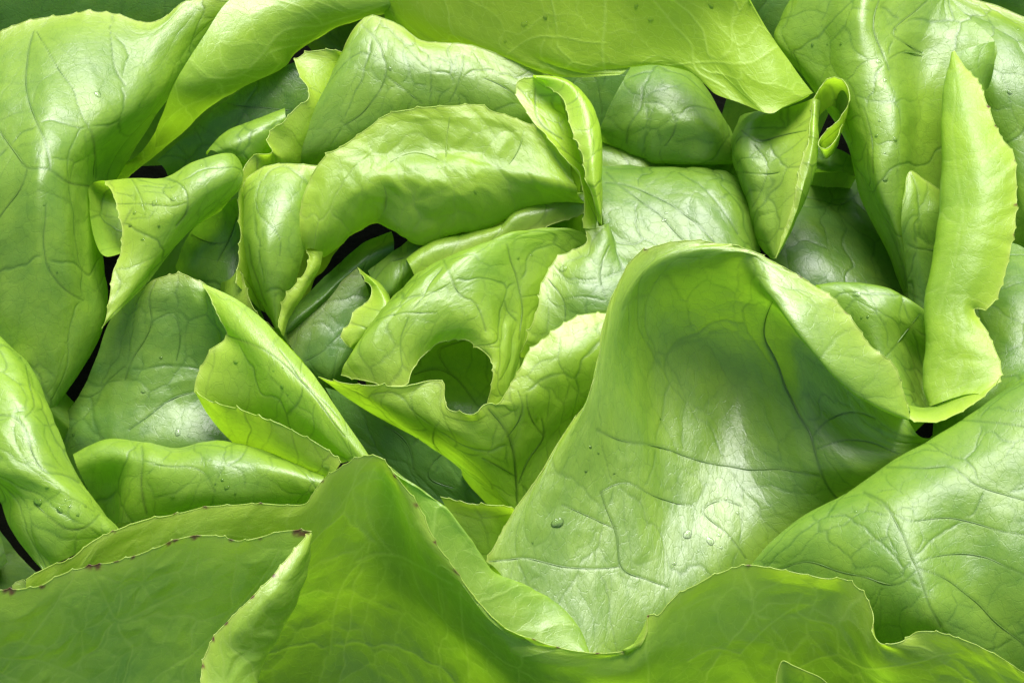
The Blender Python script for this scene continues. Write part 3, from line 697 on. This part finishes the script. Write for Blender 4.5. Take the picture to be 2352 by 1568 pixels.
leaf([('none', """750,890,-90 870,925,-75 990,965,-90 1110,1040,-140 1210,1110,-175
820,1020,-145 890,1040,-145 980,1070,-155 1080,1110,-175 1190,1160,-205
870,1110,-200 950,1140,-205 1040,1170,-215 1130,1210,-235 1210,1240,-250
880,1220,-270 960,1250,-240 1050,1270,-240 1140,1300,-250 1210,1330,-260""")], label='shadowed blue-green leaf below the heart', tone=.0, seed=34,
     veins=[("880,980 930,1010 950,1080", 1.), ("1000,1060 1030,1020 1015,990", .7), ("1000,1060 980,1090 1040,1120", .7)])
leaf(["""730,868,46 790,880,56 860,886,60 930,887,60 990,874,60 1018,880,60 1020,912,50 1028,938,44 1054,948,42 1090,950,42 1112,930,44 1130,926,44 1146,929,42 1162,903,52 1195,850,68 1212,812,78 1260,770,88 1310,735,92 1345,722,92 1405,719,84
785,904,18 870,922,36 950,930,40 1010,965,28 1050,985,18 1105,985,8 1160,965,14 1205,925,40 1250,870,62 1320,815,80 1405,790,70
860,953,-25 920,972,-12 985,992,-10 1040,1020,-18 1090,1035,-28 1135,1042,-40 1180,1035,-42 1225,985,-15 1280,935,5 1330,900,20 1400,880,20
955,1003,-82 1000,1028,-74 1050,1055,-72 1095,1078,-78 1130,1095,-90 1160,1102,-102 1190,1100,-106 1225,1062,-86 1265,1020,-68 1310,980,-55 1360,950,-50
1060,1072,-128 1095,1105,-132 1125,1130,-138 1150,1150,-146 1170,1164,-154 1185,1172,-160 1200,1172,-162 1225,1150,-150 1260,1110,-130 1300,1070,-115 1340,1030,-110"""],
     label='wide V-shaped leaf with a notched rim in front of the heart', tone=.58, seed=35, cell=82, res=3.0, wave=.7,
     veins=[("1125,940 1150,975 1172,1010 1184,1070 1188,1170", 1.5), ("1184,1090 1150,1070 1110,1050", .8), ("1192,1110 1220,1050 1250,1000 1245,960", 1.), ("1250,1000 1215,960 1210,910", .7), ("1168,1000 1200,950 1190,900", .6), ("1010,970 990,1000 1040,1060", .6)])
leaf(["""1012,1140,24 1045,1150,22 1090,1158,18 1150,1160,12 1180,1166,2
1040,1200,-15 1080,1205,-20 1120,1205,-25 1150,1202,-35 1180,1195,-45
1080,1300,-80 1105,1300,-82 1125,1300,-85 1145,1290,-90 1170,1270,-95"""], tone=.5, seed=36)

# left middle
leaf(["""548,612,-5 560,650,-18 574,688,-30 592,722,-42 618,745,-55 642,772,-75
532,640,-30 530,680,-45 542,715,-58 572,738,-68 605,758,-85 640,785,-105
515,650,-90 510,700,-105 530,740,-115 570,765,-125 605,785,-135 640,800,-150"""], tone=.45, seed=53, res=2.8)
leaf(["""322,668,22 350,646,34 382,636,42 415,630,46 445,641,46 472,655,38
262,730,-35 310,708,0 370,698,14 430,698,18 490,718,16 545,745,4
222,830,-95 280,815,-62 350,808,-46 420,806,-46 490,818,-52 570,850,-70
178,920,-152 250,918,-118 330,922,-94 410,922,-94 490,928,-98 600,960,-110
140,985,-205 200,1010,-158 300,1035,-132 400,1040,-122 500,1040,-118 650,1060,-118
140,1090,-290 200,1100,-240 300,1110,-220 400,1110,-210 500,1110,-210 660,1120,-200"""],
     label='broad dull leaf with a toothed crest, left of centre', tone=.2, seed=37, cell=100, pucker=1.2,
     veins=[("360,640 345,690 350,740 300,830 290,870", .8), ("450,900 400,910 340,960 300,990", 1.2), ("350,740 400,720 415,760 405,830", .8)])
leaf(["""465,650,76 487,692,78 507,740,74 522,771,62 483,810,42 453,866,18 447,902,0
560,702,88 561,738,102 566,778,100 570,818,80 556,860,48 532,905,12 515,932,-12
640,771,100 636,808,116 636,848,110 630,885,88 615,920,52 600,945,15 585,955,-8
712,848,106 706,884,118 701,914,106 691,940,84 680,964,54 666,983,26 650,985,8
775,940,100 766,968,106 756,985,94 746,1000,78 736,1010,54 726,1019,38 715,1018,30
846,1047,74 832,1051,78 817,1055,72 806,1058,66 796,1060,58 789,1062,52 783,1063,48""",
      ('none', """465,650,76 560,702,88 640,771,100 712,848,106 775,940,100 846,1047,74
472,655,30 560,715,30 635,785,30 705,862,30 765,950,20 830,1050,10
480,670,-40 550,735,-40 620,805,-40 690,880,-40 745,965,-50 800,1050,-50"""),
      """446,898,26 480,922,40 520,934,54 565,946,68 610,962,76 650,978,80 700,1003,80 740,1025,78 783,1063,66
462,925,8 500,950,20 550,972,34 600,992,44 650,1016,48 700,1042,50 735,1062,52 768,1084,52
492,968,-40 550,1025,-50 600,1040,-30 680,1066,0 742,1096,20"""],
     label='rolled glossy leaf tube with a toothed lower lip, left of the heart', tone=.72, seed=38, skirt=0, cell=95, pucker=.6, wave=.6, res=2.9,
     veins=[("520,770 600,800 700,880 780,960", .7), ("640,800 700,880 720,905 790,1000", .8)])
leaf([('none', """180,1065,-140 240,1040,-120 325,1045,-120 400,1060,-120 480,1045,-110 600,1060,-100 745,1112,-60
170,1048,-62 240,1017,-40 332,1020,-28 400,1037,-18 470,1022,2 545,1022,8 635,1048,14 745,1094,24
182,1080,-62 245,1055,-28 325,1060,4 400,1072,20 490,1062,40 570,1068,46 650,1084,44 738,1110,38
205,1130,-105 255,1115,-85 300,1110,-28 390,1125,-4 480,1125,18 560,1125,22 640,1128,16 722,1130,24
250,1205,-190 272,1200,-165 288,1200,-95 380,1195,-70 480,1190,-50 560,1180,-40 630,1170,-36 705,1162,-26""")],
     label='horizontal rolled leaf lying behind the front leaf, lower left', tone=.5, seed=39, skirt=0, cell=85,
     veins=[("325,1025 330,1060 325,1110 335,1180", 1.3), ("330,1060 400,1072 460,1075 490,1130", .8), ("520,1070 560,1040 570,1020", .9), ("520,1070 555,1085 560,1120", .7)])
leaf([('none', """-140,700,40 -60,720,80 -20,755,80 8,783,40 10,790,-60
-130,850,90 -30,850,140 30,845,135 76,868,80 60,880,-60
-120,960,110 -10,970,168 65,960,168 131,1000,90 100,1000,-50
-100,1080,100 10,1080,152 100,1075,162 180,1100,88 150,1100,-60
-12,1130,60 60,1145,118 150,1140,140 236,1175,76 200,1170,-60
22,1215,40 80,1225,92 160,1210,112 263,1220,58 220,1200,-80
97,1309,42 112,1302,52 165,1275,62 263,1236,40 220,1230,-80""")],
     label='bright rolled leaf with scattered water drops at the left edge', tone=.6, seed=40, skirt=0, cell=85, pucker=1.3,
     veins=[("0,950 40,960 60,1000 75,1040 100,1080 150,1090 185,1105", 1.2), ("80,1155 120,1190 150,1215 185,1215 230,1180", 1.1), ("55,840 70,900 80,930 60,960", .8)])
leaf(["""28,1346,-20 52,1332,-18 62,1338,-16 78,1320,-14 90,1312,-12 110,1318,-10 180,1290,0
30,1400,-60 60,1400,-60 80,1390,-55 100,1380,-50 130,1370,-40 160,1360,-40 190,1350,-30
30,1480,-120 60,1480,-120 80,1470,-115 100,1460,-110 130,1450,-100 160,1440,-90 190,1430,-90"""], tone=.1, seed=41)

# front and right
R1 = """1118,1290,10 1180,1175,45 1240,1090,75 1292,1000,105 1345,925,145 1372,835,180 1388,740,218 1412,670,250 1455,594,292 1525,560,320 1600,553,330 1672,562,332 1730,577,330 1795,610,322 1870,655,305 1930,702,290 1985,775,262 2018,812,245 2052,838,228 2070,890,200 2090,956,165
1145,1312,2 1262,1110,70 1372,940,138 1414,760,208 1482,632,278 1604,594,308 1730,610,312 1760,662,318 1818,740,312 1892,838,276 1985,918,222 2086,963,168
1200,1385,-15 1345,1180,34 1455,1000,82 1500,840,110 1570,745,150 1660,705,182 1745,705,208 1790,722,222 1850,760,215 1915,830,188 1990,900,155 2078,950,118
1275,1480,-35 1480,1262,-8 1570,1100,4 1640,985,12 1695,895,34 1748,855,72 1797,860,100 1845,885,122 1900,925,118 1960,970,108 2035,1000,100 2110,1000,92
1370,1560,-70 1580,1385,-54 1690,1275,-38 1765,1190,-24 1830,1120,12 1865,1085,45 1895,1080,58 1935,1080,64 1975,1080,68 2020,1072,66 2080,1052,62 2146,1005,30
1520,1570,-170 1690,1470,-150 1800,1380,-140 1880,1300,-130 1940,1230,-120 1975,1190,-110 2000,1160,-100 2030,1140,-90 2060,1130,-90 2100,1120,-90 2140,1100,-90 2190,1020,-110"""
leaf([R1], label='largest leaf, a wide concave blade with an overturned right rim', tone=.45, seed=42, gloss=.95, cell=88, wave=.7, pucker=.7, net=.6, res=3.4,
     veins=[("1770,700 1755,760 1790,850 1820,920 1865,1000 1880,1060 1905,1120 1930,1150", 1.6), ("1370,985 1430,1010 1500,1020 1590,1055 1700,1075 1820,1080 1880,1090", 1.3),
            ("1378,1130 1400,1185 1420,1240 1425,1300 1480,1330 1530,1352", 1.3), ("1420,1215 1340,1180 1290,1160", .8), ("1120,1285 1220,1285 1300,1305 1425,1300", 1.), ("1378,1130 1430,1105 1500,1140 1590,1160", .9), ("1700,1165 1640,1150 1610,1175 1640,1200 1700,1260 1715,1280", .9), ("1865,1010 1900,970 1960,945 2010,960", .8), ("1880,1030 1970,1010 2060,1040", .8)],
     spots=[(1370, 985, 4), (1480, 577, 5), (1838, 636, 4), (1945, 715, 4), (2045, 962, 4), (1250, 1080, 3)])
leaf([('none', """1690,1410,-80 1850,1280,-60 1960,1210,-40 2060,1140,-20 2150,1085,-10 2250,1020,0 2360,940,10 2480,860,10
1690,1335,10 1815,1205,92 1950,1127,112 2050,1060,122 2140,1010,132 2240,945,150 2352,868,170 2480,790,180
1780,1360,30 1920,1240,150 2040,1165,188 2125,1125,192 2220,1070,200 2310,1010,208 2420,930,212 2500,860,215
1880,1430,30 2000,1340,140 2095,1280,190 2200,1220,172 2290,1160,190 2390,1090,200 2480,1010,205 2520,950,205
1960,1520,-50 2060,1450,85 2140,1400,160 2240,1340,140 2340,1280,165 2440,1200,180 2500,1120,190 2560,1050,190
2040,1640,-130 2130,1580,-40 2210,1520,50 2300,1460,75 2400,1400,115 2480,1330,140 2540,1250,150 2600,1180,150
2100,1760,-200 2190,1700,-140 2270,1640,-40 2360,1580,0 2460,1520,50 2540,1440,80 2600,1360,100 2660,1300,100""")],
     label='large convex leaf with dark sunken veins at the right', tone=.35, seed=43, gloss=.55, cell=95, pucker=.45, wave=.8, aniso=.9,
     veins=[("1985,1130 2030,1150 2060,1200 2090,1260 2108,1300 2125,1360 2160,1440", 1.5), ("1790,1310 1850,1290 1920,1310 1990,1325 2060,1340 2108,1300", 1.), ("2108,1300 2180,1330 2250,1390 2300,1440 2352,1480", 1.3),
            ("2040,1075 2120,1075 2180,1070 2240,1110 2352,1150", 1.), ("1990,1135 2080,1190 2200,1190 2300,1220 2352,1230", .8), ("2108,1290 2180,1270 2290,1290 2352,1320", .8), ("2190,965 2290,970 2352,980", .8)])
F = """60,1330,60 115,1300,66 160,1285,72 210,1245,80 260,1221,86 330,1195,96 400,1182,104 470,1165,114 540,1160,124 600,1157,134 660,1160,144 700,1157,152 716,1138,166 740,1105,190 780,1075,222 830,1050,248 875,1051,258 908,1093,242 960,1160,205 1000,1245,166 1050,1315,130 1090,1372,106 1130,1420,84 1180,1453,68 1230,1470,58 1300,1490,50 1370,1500,50 1438,1496,62 1470,1482,80 1486,1452,100 1488,1414,118 1512,1413,125 1550,1372,148 1600,1342,166 1660,1313,180 1720,1298,188 1760,1302,190 1830,1315,192 1900,1330,194 1937,1330,194 1980,1360,188 2000,1400,178 2006,1450,168 2030,1478,164 2080,1470,166 2110,1450,176 2170,1455,176 2240,1480,166 2300,1510,150 2352,1545,130 2460,1600,100
60,1400,20 260,1300,40 420,1260,55 560,1235,70 660,1230,90 740,1190,130 800,1150,165 868,1130,190 920,1185,175 975,1270,135 1040,1350,90 1100,1420,60 1180,1490,35 1280,1530,20 1380,1540,20 1450,1530,45 1510,1490,70 1590,1430,100 1680,1390,120 1780,1385,130 1880,1400,130 1950,1430,125 1985,1480,120 2030,1520,120 2100,1520,125 2200,1530,120 2330,1590,90 2450,1650,60
60,1500,-70 260,1400,-50 420,1360,-30 560,1340,-20 660,1330,-5 750,1300,20 820,1280,40 880,1290,45 940,1330,35 1010,1400,5 1070,1460,-15 1130,1510,-30 1210,1560,-40 1300,1590,-50 1400,1590,-40 1480,1575,-20 1560,1540,0 1650,1510,15 1740,1500,25 1840,1510,25 1930,1530,25 1990,1550,30 2040,1580,40 2120,1590,50 2210,1610,40 2330,1670,10 2440,1720,-10
60,1620,-200 260,1520,-180 420,1480,-165 560,1460,-155 660,1440,-145 760,1420,-120 840,1410,-100 900,1420,-90 960,1440,-90 1030,1490,-110 1090,1540,-125 1150,1590,-135 1230,1640,-150 1320,1660,-160 1410,1660,-150 1490,1650,-130 1580,1630,-110 1670,1610,-100 1760,1610,-95 1850,1620,-95 1930,1640,-90 2000,1660,-80 2050,1680,-70 2130,1690,-70 2220,1710,-80 2330,1760,-110 2440,1800,-130
60,1780,-410 260,1720,-400 560,1700,-390 760,1690,-360 900,1680,-340 1050,1720,-350 1230,1780,-360 1410,1800,-360 1580,1790,-330 1760,1780,-310 1930,1790,-300 2130,1820,-290 2330,1880,-320 2440,1900,-340"""
leaf([F,
      ('none', """868,1066,236 910,1112,226 958,1175,196 1003,1255,160 1052,1328,124 1092,1384,98 1132,1430,78 1190,1466,58 1270,1490,44 1355,1506,36
874,1056,252 930,1095,240 985,1145,212 1035,1210,178 1080,1275,146 1118,1330,118 1165,1375,92 1235,1415,66 1300,1450,48 1358,1500,34
878,1053,250 948,1101,232 1012,1152,206 1063,1212,176 1105,1270,144 1135,1312,118 1210,1345,82 1283,1390,56 1332,1440,40 1360,1494,26
900,1100,130 945,1140,120 990,1185,105 1035,1240,85 1075,1300,65 1110,1345,50 1170,1390,25 1250,1430,5 1310,1470,-5 1350,1510,-20""")],
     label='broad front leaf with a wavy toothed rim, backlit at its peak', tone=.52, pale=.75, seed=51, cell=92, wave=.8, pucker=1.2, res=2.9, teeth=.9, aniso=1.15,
     veins=[("860,1075 840,1130 850,1200 905,1275", .8), ("820,1290 860,1275 905,1275 960,1300 1040,1340", 1.2), ("860,1275 800,1320 770,1400 760,1500", .9), ("1060,1350 1065,1450 1075,1560", 1.), ("1840,1370 1830,1410 1850,1420 1920,1440 1925,1500", 1.), ("1820,1400 1760,1440 1700,1500", .8), ("1925,1500 1870,1515 1800,1560", .8), ("1925,1500 1990,1530 2100,1520 2200,1500", .8), ("1580,1520 1640,1490 1700,1500", .8), ("400,1240 520,1230 640,1245", .7)],
     spots=[(260, 1221, 5), (470, 1165, 5), (600, 1157, 4), (908, 1095, 7), (955, 1160, 7), (1000, 1245, 6), (1053, 1308, 13), (1225, 1468, 6), (1280, 1488, 5), (1370, 1500, 5), (1430, 1497, 5), (740, 1105, 5), (400, 1182, 4), (1488, 1414, 4), (2005, 1440, 4), (1720, 1299, 8)])
leaf(["""-80,1366,150 0,1356,160 45,1353,168 90,1345,176 140,1320,190 200,1302,202 260,1290,214 330,1270,226 400,1240,242 450,1230,250 500,1232,254 550,1243,252 590,1236,256 650,1220,266 716,1220,272
-80,1440,90 30,1430,105 140,1400,130 260,1370,150 400,1325,180 500,1315,195 600,1310,205 680,1290,225
-80,1540,10 30,1530,25 140,1500,45 260,1480,65 400,1440,90 480,1425,105 560,1420,110 630,1400,130
-80,1650,-80 30,1650,-70 140,1630,-50 260,1610,-30 400,1580,-5 480,1560,5 540,1550,15 590,1530,25
-80,1800,-190 30,1800,-180 140,1790,-170 260,1780,-150 400,1760,-130 480,1750,-120 540,1740,-110 580,1730,-100""",
      """716,1221,273 690,1247,280 670,1270,282 645,1300,281 620,1330,279 595,1355,276 570,1380,272 530,1420,264 495,1457,255 478,1490,246 468,1520,238 462,1568,226 462,1680,196
717,1226,270 700,1265,272 670,1315,270 635,1365,264 590,1410,254 550,1455,240 525,1500,225 518,1560,205 520,1670,170
717,1230,262 706,1282,240 682,1350,216 652,1418,196 612,1482,178 590,1530,166 583,1580,150 586,1670,120
700,1250,180 680,1290,150 650,1350,120 610,1410,95 570,1470,80 555,1530,70 550,1590,60 555,1670,30"""],
     label='front leaf at the lower left with a brown-flecked rim folded back at its tip', tone=.36, pale=.55, seed=52, cell=62, wave=.8, pucker=1.5, res=2.7, teeth=.8, aniso=1.1,
     veins=[("452,1235 450,1290 445,1330", .8), ("210,1310 240,1370 270,1420 350,1390 440,1350", 1.), ("0,1510 100,1520 200,1560", .8), ("270,1350 310,1330 345,1370", .8), ("640,1260 600,1330 540,1400 440,1500 350,1560", .8)],
     spots=[(10, 1356, 10), (24, 1358, 12), (205, 1302, 12), (222, 1299, 13), (98, 1347, 6), (270, 1288, 5), (305, 1282, 7), (385, 1247, 9), (400, 1241, 8), (447, 1231, 11), (530, 1238, 6), (597, 1236, 6), (685, 1222, 14), (700, 1224, 12), (655, 1290, 6), (628, 1320, 6), (583, 1372, 6), (520, 1430, 6), (488, 1468, 5), (467, 1530, 5)])
leaf(["""1776,1660,30 1782,1590,70 1787,1540,96 1798,1517,108 1820,1527,106 1850,1540,102 1885,1556,94 1915,1590,72 1940,1660,30
1790,1700,-20 1796,1640,30 1800,1600,50 1808,1580,58 1826,1582,56 1850,1590,50 1875,1605,42 1895,1640,20 1915,1700,-30
1800,1760,-140 1806,1720,-120 1812,1690,-110 1820,1680,-100 1834,1680,-100 1850,1690,-105 1866,1700,-115 1880,1730,-130 1895,1770,-150"""], label='dark green patch painted as the shade of a fold gap at the bottom edge', tone=0., gloss=.2, seed=56, teeth=0, res=3.0)  # stands in for a dark fold gap, its shade put into the colour

# ------------------------------------------------------------------ water drops, each one resting on the leaf under it
SG = np.concatenate([a for a, b, c in SAMPLES]); SP = np.concatenate([b for a, b, c in SAMPLES]); SN = np.concatenate([c for a, b, c in SAMPLES])
def drop_mesh(seed):
    rs = np.random.RandomState(seed); nr, na = 9, 20; V = [(0, 0, 0)]; ph = rs.rand(3) * 6.28
    fl = rs.uniform(.26, .4)
    for i in range(1, nr + 1):
        t = i / nr
        for j in range(na):
            a = j * 2 * math.pi / na
            rr = 1 + .12 * math.sin(2 * a + ph[0]) + .06 * math.sin(3 * a + ph[1])
            prof = math.sin(t * math.pi * .5); z = fl * math.cos(t * math.pi * .5) ** .8 if t < 1 else -.12
            V.append((math.cos(a) * prof * rr, math.sin(a) * prof * rr, z))
    V[0] = (0, 0, fl)
    me = bpy.data.meshes.new('water_drop'); F = [(0, 1 + j, 1 + (j + 1) % na) for j in range(na)]
    for i in range(nr - 1):
        for j in range(na):
            a = 1 + i * na + j; b = 1 + i * na + (j + 1) % na
            F.append((a, a + na, b + na, b))
    me.from_pydata(V, [], F); me.update()
    me.polygons.foreach_set('use_smooth', [True] * len(F)); me.materials.append(WATER); return me
import mathutils
DM = [drop_mesh(i) for i in range(6)]
def drops(where, pts):
    many = len(pts) > 1; P_ = np.array(pts, float); names = {}
    for nm, key in (('largest clear water drop ', -P_[:, 2]), ('leftmost clear water drop ', P_[:, 0]), ('rightmost clear water drop ', -P_[:, 0]), ('uppermost clear water drop ', P_[:, 1]), ('lowest clear water drop ', -P_[:, 1])):
        if many and (nm[0] != 'l' or nm[1] != 'a' or (P_[:, 2] == P_[:, 2].max()).sum() == 1):
            k0 = int(np.argmin(key)); names.setdefault(k0, nm)
    for k, (x, y, r) in enumerate(pts):
        d = np.hypot(SG[:, 0] - x, SG[:, 1] - y); idx = np.where(d < 9)[0]
        if len(idx) == 0: continue
        i = idx[np.argmax(SG[idx, 2])]; n = SN[i]; n = n if (n * (CPOS - SP[i])).sum() > 0 else -n
        o = bpy.data.objects.new('water_drop', DM[(k * 5 + int(x)) % 6]); scn.collection.objects.link(o)
        q = mathutils.Vector(n).to_track_quat('Z', 'Y'); o.rotation_mode = 'QUATERNION'
        o.rotation_quaternion = q @ mathutils.Quaternion((0, 0, 1), x * 1.3)
        o.location = SP[i] + n * (.02 * r * U); o.scale = (r * U * .8, r * U * (.62 + .3 * ((x * 7) % 1)), r * U * .7)
        o['label'] = (names.get(k, 'small clear water drop amid others ') if many else 'single clear water drop ') + where; o['category'] = 'water drop'
        if many: o['group'] = 'water drops ' + where
drops('on the rolled tube leaf at the upper left', [(392, 462, 9), (350, 470, 10), (302, 492, 7), (294, 523, 7), (457, 372, 7), (395, 412, 5), (330, 497, 4), (364, 525, 5), (322, 555, 5), (500, 440, 4), (372, 432, 4), (318, 470, 4), (410, 428, 4)])
drops('on the large smooth leaf at the left edge', [(232, 215, 12), (322, 248, 6), (108, 475, 4), (133, 633, 4), (55, 190, 4)])
drops('on the dull shaded leaf under the wavy wing', [(430, 312, 6), (450, 322, 6), (435, 340, 8), (414, 345, 4), (452, 287, 4)])
drops('on the broad backlit leaf along the top', [(1199, 60, 10), (1249, 45, 8), (1156, 100, 5), (1456, 20, 8), (1489, 50, 8), (1638, 22, 9)])
drops('near the peak of the dull upper middle leaf', [(889, 165, 7), (864, 137, 5)])
drops('on the puckered leaf over the heart', [(1096, 445, 6), (1011, 392, 4)])
drops('on the inner hooded leaf', [(1194, 592, 6), (1224, 587, 4)])
drops('on the bright toothed lobe right of the heart', [(1290, 618, 13)])
drops('on the broad glossy leaf in the middle right', [(1519, 510, 8), (1529, 480, 6), (1480, 490, 3)])
drops('on the tall bulging leaf at the upper right', [(1863, 107, 7), (1930, 107, 6), (1898, 105, 4), (2025, 145, 9), (2040, 187, 8), (2063, 322, 7), (2020, 287, 5), (2038, 420, 8), (2010, 320, 6), (2060, 62, 5), (2030, 360, 4)])
drops('on the cup leaf behind the folded flap', [(1963, 680, 11), (1993, 735, 5), (1980, 738, 4)])
drops('on the pale leaf at the right edge', [(2313, 220, 9), (2345, 60, 8)])
drops('on the bright rolled leaf at the left edge', [(82, 1154, 13), (135, 1179, 10), (112, 1126, 6), (180, 1184, 6), (202, 1166, 5), (162, 1169, 4), (150, 1150, 3)])
drops('on the broad dull leaf left of centre', [(327, 909, 7), (410, 1001, 11), (432, 1006, 5), (170, 999, 6), (370, 830, 5)])
drops('on the rolled glossy leaf tube left of the heart', [(645, 896, 7), (622, 854, 4), (705, 861, 5), (642, 844, 4), (535, 829, 8), (680, 954, 4), (660, 914, 3), (740, 1071, 11)])
drops('on the horizontal rolled leaf at the lower left', [(515, 1124, 7), (505, 1104, 5), (395, 1144, 7), (492, 1111, 4), (540, 1140, 4)])
drops('on the wide V-shaped leaf', [(1239, 964, 7), (950, 985, 4)])
drops('on the largest concave leaf', [(1286, 1205, 18), (1224, 1254, 4), (1364, 1031, 5), (1379, 1046, 4), (1354, 1084, 5), (1419, 1089, 4), (1549, 1301, 7), (1628, 1251, 13), (1578, 1236, 15), (1693, 1186, 6), (1670, 1154, 6), (1650, 1236, 6), (1660, 1264, 5), (1521, 966, 4), (1610, 1270, 3)])
drops('on the convex leaf at the right', [(1960, 1166, 6), (1910, 1164, 5), (1990, 1240, 3)])

print('triangles', NTRI)
